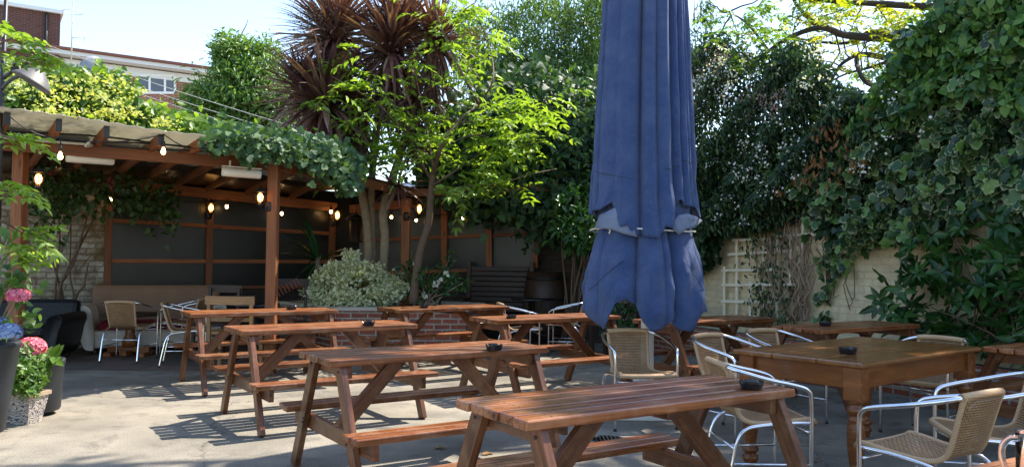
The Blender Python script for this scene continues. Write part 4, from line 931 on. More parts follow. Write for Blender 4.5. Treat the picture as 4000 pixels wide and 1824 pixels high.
VP = [(2330, 190), (2370, 110), (2440, 60), (2480, -40), (2720, -60), (2760, 460), (2600, 545), (2470, 520), (2400, 560), (2330, 590), (2230, 575), (2140, 620), (2110, 560), (2060, 500), (2040, 520), (1960, 470), (2010, 430), (2100, 430), (2180, 440), (2210, 370), (2270, 300)]
t = thing('variegated_ivy', 'large cream-edged ivy hanging over the cream wall at the right', 'climber', tuple(onR(2450, 860)))
W_(wallscatter('foliage', onR, VP, 9500, .04, .62, .105, IVY, G['var'], None, Rn, .95, 210, 20, down=.75, jit=.62, sj=.6), t)
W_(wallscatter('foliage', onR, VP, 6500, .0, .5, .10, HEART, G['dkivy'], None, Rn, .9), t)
W_(wallscatter('foliage', onR, [(2330, 190), (2440, 60), (2720, -60), (2740, 330), (2500, 240), (2330, 330), (2180, 440), (2210, 370)], 3600, .35, .75, .085, HEART, G['fresh'], None, Rn, .85, down=.5, jit=.55), t)
W_(wallscatter('trailing_foliage', onR, [(2085, 590), (2150, 590), (2145, 640), (2110, 760), (2095, 820), (2060, 760), (2090, 690)], 120, .04, .16, .11, IVY, G['var'], None, Rn, .9, 12, 12), t)
mb = MB()
for k in range(9):
    x0 = rng.uniform(2060, 2150); P = [onR(x0+rng.normal(0, 7), 560+(rng.uniform(700, 800)-560)*s, .06) for s in np.linspace(0, 1, 7)]; mb.tube(bez(P, 18), .005, 5)
W_(mb.build('stems', M['stem']), t)
t = thing('ivy_curtain', 'dark green ivy hanging down the wall just right of the parasol', 'climber', tuple(onR(1790, 820)))
W_(wallscatter('foliage', onR, [(1700, 420), (1790, 400), (1850, 430), (1880, 520), (1850, 600), (1830, 650), (1790, 680), (1740, 700), (1690, 690)], 4200, .05, .6, .10, IVY, G['dkivy'], None, Rn, .95), t)
t = thing('broadleaf_shrub', 'broad-leaved dark green shrub sprawling against the cream wall at the right edge', 'shrub', tuple(onR(2500, 860)))
sp = [(2285, 770), (2310, 690), (2350, 640), (2370, 560), (2440, 560), (2540, 580), (2700, 520), (2740, 900), (2560, 890), (2480, 870), (2400, 850), (2330, 840)]
P = polysample(sp, 190); base = onR(P[:, 0], P[:, 1], 0)+Rn*rng.uniform(.12, .6, (190, 1))
Cn = []; A = []; N = []
for b_ in base:
    ax = nrm(Rn*.5+rv(1, .5)[0]+[0, 0, .35]); e1 = nrm(np.cross(ax, [0, 0, 1])); e2 = np.cross(ax, e1)
    for k in range(6):
        a_ = k*PI/3+rng.uniform(-.3, .3); dvec = math.cos(a_)*e1+math.sin(a_)*e2
        Cn.append(b_+dvec*.01); A.append(dvec*.9+ax*.25+[0, 0, -.15]); N.append(ax)
W_(leaves('foliage', np.array(Cn), np.array(A), np.array(N), rng.uniform(.11, .20, len(Cn)), LANCE, G['shrub'], None, .42), t)
mb = MB()
for k in range(26):
    x1, y1 = polysample(sp, 1)[0]; x0 = rng.uniform(2420, 2640); a_, b_ = onR(x0, 900, .25), onR(x1, y1, rng.uniform(.2, .5))
    branch(mb, a_, b_, .012, .004, .12, 5, 8)
W_(mb.build('stems', M['stem']), t)
# bed plants at the foot of the trellis
t = thing('bed_plants', 'low green weeds and seed heads growing in the brick bed below the trellis', 'plants'); t['kind'] = 'stuff'
P = polysample([(1905, 810), (1985, 800), (2000, 850), (1910, 850)], 160, 8, 12); Cn = onR(P[:, 0], P[:, 1], .3)
leaves('foliage', Cn, rv(160, .8)+[0, 0, .5], rv(160, .8)+[0, -1, .5], .07, LANCE, G['shrub'], t, .25)
# trellis
t = thing('trellis', 'cream painted square trellis under the jasmine on the cream wall', 'trellis', tuple(onR(1880, 800, .07)))
mb = MB(); zx = lambda x: (2600+x/1.6229)*K; zy = lambda y: (600+y/1.6229)*K
for x, y0, y1 in ((370, 715, 1035), (450, 540, 1032), (535, 815, 1030), (620, 545, 1030), (705, 540, 1105), (790, 520, 840), (870, 430, 640)):
    mb.bar(onR(zx(x), zy(y1), .075), onR(zx(x), zy(y0), .075), .036, .016, tuple(Rn), .003)
W_(mb.build('laths', M['trellis']), t); mb = MB()
for y, x0, x1, dy in ((640, 395, 800, -25), (740, 355, 690, -5), (833, 355, 820, -5), (937, 352, 720, 3), (1030, 350, 715, 5), (548, 425, 650, -5), (520, 700, 1000, -10), (425, 760, 900, -12)):
    mb.bar(onR(zx(x0), zy(y), .092), onR(zx(x1), zy(y+dy), .092), .036, .016, tuple(Rn), .003)
W_(mb.build('laths', M['trellis']), t)
# ---- robinia beyond the right wall
def tree(name, label, base, tips, r0, crowns, m, n, S, tm_, W, cat='tree', bark=None, fork=None, jit=.8, group=None, sub=3):
    t = thing(name, label, cat, tuple(base), 0, group); base = np.array(base, float); tk = MB(); fork = np.array(fork if fork is not None else base+[0, 0, 1.5])
    branch(tk, base, fork, r0, r0*.7, .04, 10)
    for tp in tips:
        P = branch(tk, fork, tp, r0*.5, r0*.10, .16, 7, 12)
        for k in range(sub):
            i = rng.integers(4, 11); branch(tk, P[i], P[i]+rv(1, .5)[0]*np.linalg.norm(P[-1]-P[0])*.35+[0, 0, .1], r0*.18, r0*.03, .2, 5, 7)
    W_(tk.build('trunk', bark or M['bark']), t)
    Cs = []; Ns = []
    for c, r, f in crowns:
        p, nn_ = blob(c, r, int(n*f)); Cs.append(p); Ns.append(nn_)
    Cn = np.concatenate(Cs); Ns = np.concatenate(Ns); k = len(Cn)
    W_(leaves('crown', Cn, Ns*.5+[0, 0, -.5]+rv(k, jit), Ns+[0, 0, .7]+rv(k, .6), S*(1+rng.uniform(-.35, .35, k)), tm_, m, None, W), t)
    return t
Yr = 11.5
t = thing('robinia', 'tall tree with golden-green leaves and bare dark limbs above the jasmine', 'tree', (at(2378, 60, Yr)[0], Yr, 0))
tk = MB(); top = at(2378, -160, Yr); branch(tk, (at(2378, 60, Yr)[0]+.1, Yr, 0), top, .24, .12, .03, 10, 12)
dk = plain('dark_bark', (.035, .028, .022), .9, 0, .4, 12, .6)
limbs = [((2375, 60), [(2260, 95), (2130, 90), (2060, 70), (1960, 110), (1850, 200)], .075), ((2375, 110), [(2300, 105), (2200, 80), (2120, 110), (1990, 95)], .055), ((2380, 160), [(2250, 150), (2160, 140), (2180, 210), (2260, 220)], .06),
         ((2160, 135), [(2110, 170), (2080, 240)], .035), ((2375, 20), [(2200, 10), (2060, 0), (1960, -30)], .06), ((2060, 70), [(2010, 20), (1960, -60)], .04), ((2180, 205), [(2240, 240), (2330, 200)], .04),
         ((2400, 60), [(2480, 20), (2580, -20), (2680, 10)], .07), ((2250, 150), [(2190, 170), (2120, 190), (2050, 230)], .03), ((1930, 125), [(1880, 60), (1830, 30)], .025)]
LP = []
for s_, pts, r_ in limbs:
    P = bez([at(*s_, Yr)]+[at(x, y, Yr+rng.normal(0, .5)) for x, y in pts], 26); tk.tube(P, np.linspace(r_, r_*.25, 26), 7); LP.append(P)
for k in range(70):
    P = LP[rng.integers(0, len(LP))]; p_ = P[rng.integers(5, 26)]; branch(tk, p_, p_+rv(1, .42)[0], .014, .004, .25, 5, 7)
W_(tk.build('trunk', dk), t)
def pinnate(C0, D0, L, nl, S, droop=.35):
    Cn = []; A = []; N = []
    for c, d, l in zip(C0, D0, L):
        d = nrm(d); side = nrm(np.cross(d, [0, 0, 1])); up = np.cross(side, d); nrm_ = nrm(up+rv(1, .25)[0])
        for j in range(nl):
            f = (j+1)/nl; p = c+d*l*f+np.array([0, 0, -droop*l*f*f])
            for s_ in (-1, 1): Cn.append(p); A.append(side*s_*.9+d*.45+[0, 0, -.25]); N.append(nrm_)
        Cn.append(c+d*l*1.04+np.array([0, 0, -droop*l])); A.append(d+[0, 0, -.6]); N.append(nrm_)
    return np.array(Cn), np.array(A), np.array(N)
def pinn(name, C0, D0, L, nl, S, W, m, t, droop=.35):
    Cn, A, N = pinnate(C0, D0, L, nl, S, droop); n = len(Cn)
    return W_(leaves(name, Cn, A+rv(n, .18), N+rv(n, .2), S*(1+rng.uniform(-.25, .25, n)), LANCE, m, None, W), t)
for m_, n_, polys in ((G['rob'], 210, [(1880, -40), (2060, -40), (2360, -20), (2370, 110), (2200, 150), (2060, 70), (1980, 40)]), (G['rob'], 40, [(1980, 60), (2330, 110), (2380, 230), (2200, 260), (2130, 300), (1950, 150)]), (G['robg'], 330, [(1740, 20), (1900, -40), (2400, -40), (2440, 100), (2330, 260), (2150, 290), (1990, 200), (1830, 170)])):
    P = polysample(polys, n_, 26, 30); C0 = at(P[:, 0], P[:, 1], Yr+rng.normal(0, .7, n_)); pinn('crown', C0, rv(n_, 1)*[1, 1, .35], rng.uniform(.16, .32, n_), 7, .075, .42, m_, t)
# shade trees standing outside the frame to the right; their dappled shade falls on the yard
st = leafm('sycamore_leaf', [(.05, .11, .02), (.09, .17, .03)], .35)
# ---- centre: ivy bank, bamboo, aucuba
CP = [(1075, 310), (1130, 270), (1200, 300), (1290, 210), (1370, 190), (1440, 230), (1500, 210), (1560, 260), (1560, 640), (1480, 600), (1420, 560), (1360, 580), (1330, 540), (1250, 525), (1180, 505), (1100, 490), (1060, 420)]
t = thing('ivy_bank', 'thick ivy bank covering the shelter roof left of the parasol', 'climber', (.3, 12.9, 0))
W_(scatter('foliage', CP, 12000, depth(12.1, 13.6), .115, IVY, G['ivy'], None, .95, 130, 30, out=(.2, -1, .6), down=.7, jit=.55), t)
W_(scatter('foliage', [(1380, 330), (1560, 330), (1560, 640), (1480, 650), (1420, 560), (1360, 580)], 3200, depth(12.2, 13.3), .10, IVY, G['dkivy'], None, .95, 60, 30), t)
W_(scatter('foliage', CP, 2600, depth(12.0, 13.2), .12, LANCE, G['mid'], None, .4, 70, 30, out=(.2, -1, .8), down=.4), t)
t = thing('bamboo', 'tall feathery bamboo screen rising behind the ivy left of the parasol', 'bamboo', (-1, 15.5, 0))
mb = MB()
for k in range(36):
    x = rng.uniform(1150, 1530); P0 = at(x+rng.normal(0, 8), 480, 15.2+rng.uniform(-.6, .9)); P1 = at(x+rng.normal(0, 30), rng.uniform(-80, 120), 15.2); mb.tube(bez([P0*[1, 1, 0], P0, (P0+P1)/2+rv(1, .08)[0], P1], 16), np.linspace(.016, .005, 16), 5)
W_(mb.build('canes', M['palestem']), t)
W_(scatter('foliage', [(1165, 60), (1215, 10), (1260, 60), (1330, -40), (1500, -40), (1600, -30), (1600, 300), (1420, 300), (1250, 280), (1170, 200)], 13000, depth(14.2, 16.2), .15, DIA, G['bam'], None, .16, 210, 20, out=(0, -1, .5), down=.6, jit=.6), t)
W_(scatter('foliage', [(1180, 150), (1560, 110), (1560, 330), (1180, 330)], 6500, depth(14.6, 16.4), .15, DIA, G['mid'], None, .18, 90, 24, out=(0, -1, .5), down=.6), t)
t = thing('bamboo', 'thin bamboo tops showing in the gap right of the parasol', 'bamboo', (2.3, 15.5, 0)); mb = MB()
for x in (1750, 1765, 1790): mb.tube(bez([at(x, 300, 15)*[1, 1, 0], at(x, 200, 15), at(x-5, -30, 15)], 12), .008, 5)
W_(mb.build('canes', M['palestem']), t); W_(scatter('foliage', [(1735, -20), (1800, -20), (1790, 150), (1735, 200)], 420, 15., .15, DIA, G['bam'], None, .16, 14, 14), t)
t = thing('aucuba', 'glossy green laurel bush hanging beside the left edge of the parasol', 'shrub', tuple(at(1440, 800, 12.2)*[1, 1, 0]))
P = polysample([(1395, 510), (1440, 470), (1500, 490), (1510, 610), (1450, 640), (1400, 590)], 170); base = at(P[:, 0], P[:, 1], rng.uniform(11.3, 12.3, 170)); k = 8
Cn = np.repeat(base, k, 0); A = rv(170*k, .8)+[0, -.2, .1]; W_(leaves('foliage', Cn, A, rv(170*k, .5)+[.3, -.8, .8], rng.uniform(.10, .17, 170*k), LANCE, G['shrub'], None, .36), t)
mb = MB()
for k in range(10): branch(mb, at(1440+rng.normal(0, 20), 800, 12.2)*[1, 1, 0], at(rng.uniform(1400, 1500), rng.uniform(500, 640), 12.1), .02, .006, .1, 5)
W_(mb.build('stems', M['stem']), t)
P = polysample([(1500, 760), (1590, 740), (1610, 830), (1520, 850)], 40); q = np.repeat(at(P[:, 0], P[:, 1], 10.6), 4, 0)
t = thing('low_shrub', 'small bright green shrub glimpsed under the parasol hem', 'shrub', tuple(at(1550, 840, 10.6)*[1, 1, 0])); W_(leaves('foliage', q, rv(160, .8), rv(160, .5)+[0, -.7, .8], .12, LANCE, G['shrub'], None, .36), t)
mb = MB()
for k in range(5): branch(mb, at(1550, 840, 10.6)*[1, 1, 0], at(1520+20*k, 790, 10.6), .012, .004, .1, 5)
W_(mb.build('stems', M['stem']), t)
# ---- cordyline palms in the planter
t = thing('cordyline', 'three-stemmed purple cordyline palm towering from the brick planter', 'palm', tuple(at(935, 770, 12.0)*[1, 1, 0]+[0, 0, .6]))
heads = [((842, 85), .92, 420, G['cor'], 0), ((985, 120), .95, 420, G['cor'], 0), ((1100, 95), .80, 340, G['cor'], 0), ((818, 250), 1.0, 420, G['cor'], -.2), ((1015, 60), .7, 220, G['cor'], .3), ((752, 205), .66, 170, G['cor'], .2), ((900, 250), .7, 200, G['cor'], -.5), ((1040, 250), .7, 160, G['cor'], -.5)]
tk = MB(); bx = [at(920, 690, 12), at(938, 690, 12.1), at(958, 690, 11.9)]
H = [at(x, y, 12+rng.normal(0, .2)) for (x, y), *_ in heads]
def trunk(pts, r0, r1):
    P = bez(pts, 40); R = np.linspace(r0, r1, 40)*(1+.05*np.sin(np.arange(40)*1.9)); tk.tube(P, R, 12)
trunk([at(923, 690, 12)-[0, 0, .5], at(926, 600, 12), at(908, 470, 12), at(880, 300, 12), H[0]], .068, .055)
trunk([at(940, 690, 12.1)-[0, 0, .5], at(936, 600, 12.1), at(934, 480, 12.1), at(950, 300, 12.1), H[1]], .062, .05)
trunk([at(958, 690, 11.9)-[0, 0, .5], at(968, 610, 11.9), at(966, 520, 11.9), at(1010, 380, 12), at(1050, 240, 12), H[2]], .068, .05)
trunk([at(895, 400, 12), at(860, 330, 12), H[3]], .07, .06); trunk([at(975, 150, 12.), at(1000, 110, 12), H[4]], .06, .05); trunk([H[3], at(800, 230, 12), H[5]], .05, .04); trunk([at(906, 450, 12), at(902, 330, 12.1), H[6]], .06, .05); trunk([at(1000, 400, 12), at(1025, 320, 12.1), H[7]], .06, .05)
W_(tk.build('trunk', M['palmbark']), t)
for (xy, L, n, m_, dz), h in zip(heads, H):
    d = nrm(rv(n)+[0, 0, .45+dz]); A = d; N = np.array([0, 0, 1.])+rv(n, .15)
    W_(leaves('leaf_head', np.repeat(h[None], n, 0)+d*.06-[0, 0, .1]*rng.uniform(0, 1, (n, 1))*2, A, N, L*rng.uniform(.75, 1.15, n), BLADE, m_, None, .056), t)
for (x, y), n, L in (((985, 190), 150, .78), ((850, 160), 50, .6), ((1090, 160), 80, .65), ((822, 320), 60, .62), ((900, 300), 110, .7), ((1040, 290), 90, .65)):
    h = at(x, y, 12.); d = nrm(rv(n, .33)+[0, 0, -1.]); W_(leaves('dead_skirt', np.repeat(h[None], n, 0)+rv(n, .06)-[0, 0, .2]*rng.uniform(0, 1, (n, 1)), d, rv(n), L*rng.uniform(.7, 1.2, n), BLADE, G['corold'], None, .055), t)
for (x, y) in ((960, 45), (790, 40), (745, 170)):
    h = at(x, y, 11.8); n = 900; c = h+nrm(rv(n))*rng.uniform(.0, .42, (n, 1))*[1, .8, .9]; W_(leaves('flower_panicle', c, rv(n), rv(n), .045, DIA, G['corold'], None, .3), t)
h = at(1000, 468, 11.6); n = 60; d = nrm(rv(n)+[.35, -.2, -.35]); W_(leaves('leaf_head', np.repeat(h[None], n, 0), d, rv(n, .3)+[0, 0, 1], .5*rng.uniform(.7, 1.2, n), BLADE, G['cor'], None, .055), t)
mb = MB(); mb.tube(bez([at(966, 540, 11.9), at(985, 500, 11.75), h], 8), .03, 7); W_(mb.build('trunk', M['palmbark']), t)
# ---- yucca, variegated bush, camellia, thin leafy tree
t = thing('yucca', 'spiky green yucca at the left end of the brick planter', 'yucca', tuple(at(812, 760, 12.1)*[1, 1, 0]+[0, 0, .6])); h = at(800, 640, 12.1)
n = 34; d = nrm(rv(n, .8)*[1, .8, 1]+[0, 0, .5]); W_(leaves('blades', np.repeat(h[None], n, 0)-[0, 0, .1], d, rv(n, .2)+[0, 0, 1], rng.uniform(.45, .8, n), BLADE, G['yuc'], None, .085), t)
mb = MB(); mb.tube([h*[1, 1, 0]+[0, 0, .6], h], [.05, .045], 8); W_(mb.build('trunk', M['bark']), t)
cb = at(893, 705, 11.55); t = thing('variegated_bush', 'rounded cream and green variegated bush on the front of the brick planter', 'shrub', (cb[0], cb[1], .6))
n = 7500; p, nn_ = blob(cb-[0, 0, .12], (.64, .46, .36), n, 170, .13, .72); p[:, 2] = np.maximum(p[:, 2], .66)
W_(leaves('foliage', p, nn_+rv(n, .7)+[0, 0, .2], nn_+[0, 0, .5]+rv(n, .5), rng.uniform(.05, .085, n), LANCE, G['euo'], None, .62), t)
n = 160; p = at(rng.uniform(860, 905, n), rng.uniform(630, 660, n), 11.5); W_(leaves('foliage', p, rv(n, .7), [0, -1, .6]+rv(n, .5), .055, LANCE, G['euo'], None, .6), t)
mb = MB()
for k in range(12): branch(mb, (cb[0]+rng.normal(0, .1), cb[1], .6), cb+rv(1, .3)[0], .012, .004, .1, 5)
W_(mb.build('stems', M['stem']), t)
t = thing('camellia', 'sparse camellia with white blooms at the right end of the brick planter', 'shrub', tuple(at(1085, 760, 11.5)*[1, 1, 0]+[0, 0, .6])); mb = MB(); tips = []
for x, y in ((1010, 690), (1040, 655), (1060, 690), (1110, 680), (1130, 650), (1125, 700), (1170, 708), (1165, 712), (1090, 720), (1060, 735), (1030, 720), (1100, 750), (1080, 690), (1145, 690), (1020, 665)):
    P = branch(mb, at(1075+rng.normal(0, 12), 768, 11.5), at(x, y, 11.5+rng.normal(0, .2)), .012, .004, .12, 5, 9); tips += [P[i]+rv(1, .05)[0] for i in (4, 5, 6, 6, 7, 7, 8, 8, 8) for _ in range(3)]
W_(mb.build('stems', M['palestem']), t); q = np.array(tips); n = len(q)
W_(leaves('foliage', q, rv(n, .9)+[0, -.2, 0], rv(n, .6)+[.2, -.8, .8], rng.uniform(.06, .11, n), LANCE, G['shrub'], None, .5), t)
for x, y in ((1107, 707), (1095, 715), (1046, 668), (1123, 690), (1068, 742)):
    c = at(x, y, 11.35); d = nrm(rv(14)); W_(leaves('bloom', np.repeat(c[None], 14, 0), d, d[:, [1, 2, 0]], .06, PETAL, G['white'], None, .9), t)
t = thing('ash_sapling', 'thin young tree with bright pinnate leaves leaning right of the palm trunks', 'tree', tuple(at(1045, 700, 11.3)*[1, 1, 0]+[0, 0, .6])); tk = MB()
ys = 11.2
tk.tube(bez([at(1040, 705, ys)-[0, 0, .3], at(1055, 640, ys), at(1078, 560, ys), at(1084, 480, ys), at(1092, 430, ys)], 24), np.linspace(.062, .042, 24), 10)
LB = []
for pts, r_ in (([(1090, 440), (1110, 370), (1150, 310), (1205, 262)], .036), ([(1205, 262), (1170, 200), (1130, 120), (1100, 40), (1085, -40)], .024), ([(1086, 455), (1060, 410), (1030, 350), (1000, 340), (940, 330)], .022), ([(1084, 470), (1130, 440), (1190, 400), (1250, 350)], .022), ([(1084, 480), (1170, 470), (1260, 462), (1330, 440), (1400, 425)], .016), ([(1092, 430), (1075, 340), (1060, 260), (1040, 160)], .022), ([(1150, 310), (1240, 300), (1320, 280), (1380, 250)], .018), ([(1030, 350), (960, 270), (900, 230), (830, 190)], .016), ([(1205, 262), (1240, 200), (1230, 110), (1190, 30)], .016), ([(1060, 410), (980, 400), (900, 390), (850, 420)], .014), ([(1110, 370), (1200, 340), (1290, 370), (1370, 350)], .014)):
    P = bez([at(x, y, ys+(rng.normal(0, .35) if i else 0)) for i, (x, y) in enumerate(pts)], 26); tk.tube(P, np.linspace(r_, r_*.35, 26), 7); LB.append(P)
W_(tk.build('trunk', M['stem']), t)
C0 = []; D0 = []
for P in LB:
    for k in range(13):
        i = rng.integers(6, 26); C0.append(P[i]+rv(1, .05)[0]); D0.append(rv(1, 1)[0]*[1, .8, .35]+[0, -.2, .05])
pinn('foliage', C0, D0, rng.uniform(.30, .50, len(C0)), 5, .122, .42, G['lime'], t, .3)
for poly, n_ in (([(750, 180), (800, 90), (900, 110), (1000, 130), (1060, 160), (1020, 260), (900, 260), (780, 300)], 26), ([(820, 380), (900, 330), (1030, 330), (1060, 420), (900, 450), (830, 440)], 26), ([(1100, 20), (1250, 40), (1290, 180), (1200, 240), (1100, 200)], 26), ([(1150, 250), (1400, 240), (1390, 390), (1250, 430), (1120, 400)], 66), ([(900, 240), (1080, 250), (1080, 380), (960, 360)], 16), ([(1120, 420), (1230, 400), (1250, 500), (1130, 510)], 16), ([(1060, -20), (1180, -20), (1200, 60), (1080, 60)], 12)):
    P = polysample(poly, n_); C0 = at(P[:, 0], P[:, 1], ys+rng.normal(0, .4, n_)); pinn('foliage', C0, rv(n_, 1)*[1, .8, .3]+[0, -.2, 0], rng.uniform(.30, .48, n_), 5, .125, .42, G['lime'], t, .3)
# ---- tree behind the shelter, flowering creeper and ivy on its roof
c = at(600, 235, 17.5); r_ = .0087*.98
def lp_(x, y, Y=17.5): return at(x, y, Y)
tree('maple', 'bright green bushy tree behind the shelter roof in front of the flats', (c[0], 17.5, 0), [lp_(590, 110), lp_(660, 120), lp_(530, 210), lp_(680, 230), lp_(460, 250), lp_(620, 200)], .16,
     [(lp_(600, 150), (.40, .6, .48), .12), (lp_(665, 160), (.34, .6, .5), .10), (lp_(560, 130), (.16, .4, .4), .04), (lp_(605, 235), (.85, .9, .62), .30), (lp_(535, 262), (.5, .7, .42), .14), (lp_(660, 300), (.8, .8, .55), .2), (lp_(570, 315), (.9, .7, .45), .16), (lp_(720, 280), (.5, .8, .7), .14)], leafm('maple_leaf', [(.07, .16, .035), (.12, .23, .05), (.18, .29, .08)], .45), 15000, .13, LANCE, .34, fork=lp_(610, 330), jit=.6)
t = thing('climbing_hydrangea', 'creeper with lime green flower heads covering the left half of the shelter roof', 'climber', (-5.5, 9.5, 0))
HP = [(-60, 205), (60, 205), (120, 190), (200, 192), (300, 190), (325, 218), (345, 268), (420, 280), (450, 298), (540, 322), (640, 335), (700, 350), (640, 362), (540, 352), (440, 338), (330, 325), (200, 302), (100, 288), (-60, 276)]
hy = lambda x, y: np.interp(x, [-60, 300, 700], [7.9, 9.0, 10.2])+rng.uniform(-.3, 1.3, len(x))
W_(scatter('foliage', HP, 5200, hy, .105, HEART, G['mid'], None, .8, 170, 14, out=(.2, -.8, .9), down=.5, jit=.55), t)
W_(scatter('foliage', HP, 2600, hy, .10, HEART, G['lime'], None, .8, 120, 14, out=(.2, -.8, .9), down=.4, jit=.55), t)
P = polysample(HP, 52); P = P[(P[:, 0] > 40)]; q = at(P[:, 0], P[:, 1], hy(P[:, 0], P[:, 1])-.8); k = 46; n = len(q)*k
W_(leaves('flower_heads', np.repeat(q, k, 0)+rv(n, 1)*[.085, .085, .03], rv(n), [0, -.3, 1]+rv(n, .4), rng.uniform(.02, .05, n), PETAL, G['limef'], None, .9), t)
mb = MB()
for k in range(16): x, y = polysample(HP, 1)[0]; a_ = at(x, y, float(np.interp(x, [-60, 300, 700], [8.2, 9.3, 10.4]))); branch(mb, at(240, 250, 9.2), a_, .018, .006, .06, 5)
W_(mb.build('stems', M['stem']), t)
t = thing('roof_ivy', 'grey-green ivy spilling over the shelter roof edge above the tall front post', 'climber', (-2.8, 10, 0))
RP = [(500, 338), (560, 338), (640, 345), (740, 345), (820, 365), (870, 390), (900, 430), (880, 465), (850, 440), (800, 420), (760, 402), (700, 380), (640, 385), (600, 385), (565, 362), (510, 345)]
W_(scatter('foliage', RP, 4600, lambda x, y: np.interp(x, [450, 650, 900], [8.25, 8.8, 10.2])+rng.uniform(-.25, 1.0, len(x)), .085, IVY, G['roofivy'], None, .95, 120, 14, out=(.2, -.9, .7), down=.7, jit=.5), t)
# ---- rose on the old wall
t = thing('climbing_rose', 'old climbing rose with bare brown stems and pink blooms on the whitewashed wall', 'climber', tuple(onU(155, 800, .15)*[1, 1, 0])); mb = MB()
for pts, r_ in (([(150, 862), (148, 760), (152, 720), (165, 690), (200, 620), (230, 560), (255, 500)], .026), ([(158, 862), (158, 750), (142, 690), (130, 640), (105, 560), (95, 500)], .02), ([(140, 862), (138, 760), (142, 700), (150, 620), (150, 540), (160, 470)], .018), ([(180, 862), (182, 770), (185, 740), (176, 690), (178, 600), (178, 520)], .016), ([(182, 780), (195, 740), (212, 715), (222, 660)], .018), ([(160, 705), (190, 650), (215, 560), (240, 500), (300, 470)], .016), ([(140, 650), (120, 600), (80, 560), (30, 540)], .012), ([(152, 640), (175, 580), (180, 520)], .012), ([(190, 690), (230, 640)], .008)):
    P = bez([onU(x, y, rng.uniform(.08, .3)) for x, y in pts], 30); mb.tube(P, np.linspace(r_, r_*.5, 30), 7)
W_(mb.build('stems', M['stem']), t)
for poly, n_ in (([(50, 410), (200, 430), (420, 470), (430, 560), (330, 520), (240, 520), (100, 520), (40, 480)], 900), ([(110, 500), (160, 480), (170, 580), (120, 590)], 60), ([(360, 480), (430, 520), (440, 575), (370, 550)], 140)):
    W_(scatter('foliage', poly, n_, lambda x, y: onU(x, y, .5)[:, 1]-rng.uniform(0, 1.0, len(x)), .085, HEART, G['rosel'], None, .75, 46, 22, out=(.4, -.8, .5), down=.5, jit=.7), t)
for x, y in ((125, 430), (128, 458), (178, 460), (275, 462)):
    c = onU(x, y, 1.0); d = nrm(rv(26)+[.3, -.6, .2]); W_(leaves('bloom', np.repeat(c[None], 26, 0)+d*.012, d, rv(26), rng.uniform(.05, .08, 26), PETAL, G['pink'], None, .9), t)
# ---- pots and hydrangeas at the left
def pot_round(name, label, loc, r0, r1, h, m, cat='plant pot', wall=.025):
    t = thing(name, label, cat, loc)
    MB().lathe([(r0-.05, 0), (r0-.05, .03), (r0-.01, .035), (r0, .05), (r0+(r1-r0)*.5, h*.5), (r1, h-.05), (r1+.006, h-.04), (r1+.006, h), (r1-wall, h), (r1-wall, h-.05)], 40).build('pot', m, t)
    MB().lathe([(.001, h-.06), (r1-wall-.002, h-.055), (r1-wall-.002, h-.09), (.001, h-.09)], 24).build('soil', M['soil'], t); return t
def mophead(t, x, y, Y, r, m, n=300):
    c = at(x, y, Y); d = nrm(rv(n)); d[:, 2] = np.where(d[:, 2] < -.35, -d[:, 2], d[:, 2]); p = c+d*r*np.array([1, 1, .78])*rng.uniform(.8, 1.05, (n, 1))
    p4 = np.repeat(p, 4, 0); d4 = np.repeat(d, 4, 0); a_ = np.tile(np.arange(4)*PI/2, n)+np.repeat(rng.uniform(0, 1.5, n), 4)
    e1 = nrm(np.cross(d4, [.3, .2, 1.])); e2 = np.cross(d4, e1); A = e1*np.cos(a_)[:, None]+e2*np.sin(a_)[:, None]+d4*.25
    return W_(leaves('flower_head', p4, A, d4, r*.24, PETAL, m, None, .95), t)
rp = at(90, 1035, 6.85); rp[2] = 0
pot_round('round_pot', 'big round charcoal pot with a pink hydrangea behind the patterned pot', tuple(rp), .185, .205, .46, M['pot_dark'])
t = thing('hydrangea', 'pink mophead hydrangea growing in the big round charcoal pot', 'flower', (rp[0], rp[1], .41)); mb = MB()
for x, y in ((78, 880), (120, 900), (140, 905), (105, 895)): branch(mb, (rp[0], rp[1], .40), at(x, y, 6.75), .008, .005, .08, 5)
W_(mb.build('stems', M['stem']), t); mophead(t, 78, 876, 6.6, .105, G['pink'])
n = 16; q = at(rng.uniform(85, 145, n), rng.uniform(890, 912, n), 6.7); W_(leaves('foliage', q, rv(n, .8)+[.3, -.2, .2], [0, -.5, 1]+rv(n, .3), .12, HEART, G['mid'], None, .7), t)
tp = at(-34, 1060, 6.0); tp[2] = 0
pot_round('tall_pot', 'tall tapered charcoal pot cut off at the left edge with blue hydrangea', (tp[0], tp[1], 0), .12, .20, .70, M['pot_dark'])
t = thing('hydrangea', 'leggy hydrangea with blue and pink flower heads in the tall charcoal pot', 'flower', (tp[0], tp[1], .66)); mb = MB(); q = []
for x, y in ((0, 835), (45, 745), (10, 700), (60, 705), (80, 720), (45, 640), (0, 620), (70, 790), (85, 800), (20, 600), (-20, 640), (-30, 720), (80, 690)):
    P = branch(mb, (tp[0], tp[1], .66), at(x, y, 6.0+rng.normal(0, .15)), .007, .004, .12, 5, 10); q += [P[i]+rv(1, .05)[0] for i in (6, 7, 8, 8, 9, 9, 9)]
W_(mb.build('stems', M['palestem']), t); q = np.array(q); n = len(q); W_(leaves('foliage', q, rv(n, .8)+[.2, -.2, 0], rv(n, .4)+[0, -.7, 1], rng.uniform(.07, .12, n), HEART, G['mid'], None, .7), t)
mophead(t, 22, 838, 5.85, .085, G['bluef']); mophead(t, 46, 746, 5.85, .075, G['pink']); mophead(t, -8, 820, 5.9, .08, G['bluef'])
sp_ = at(66, 1058, 6.5); sp_[2] = 0
t = thing('square_pot', 'square white pot with blue scroll pattern on the concrete', 'plant pot', tuple(sp_), math.radians(-8)); t.scale = (.86, .86, .92)
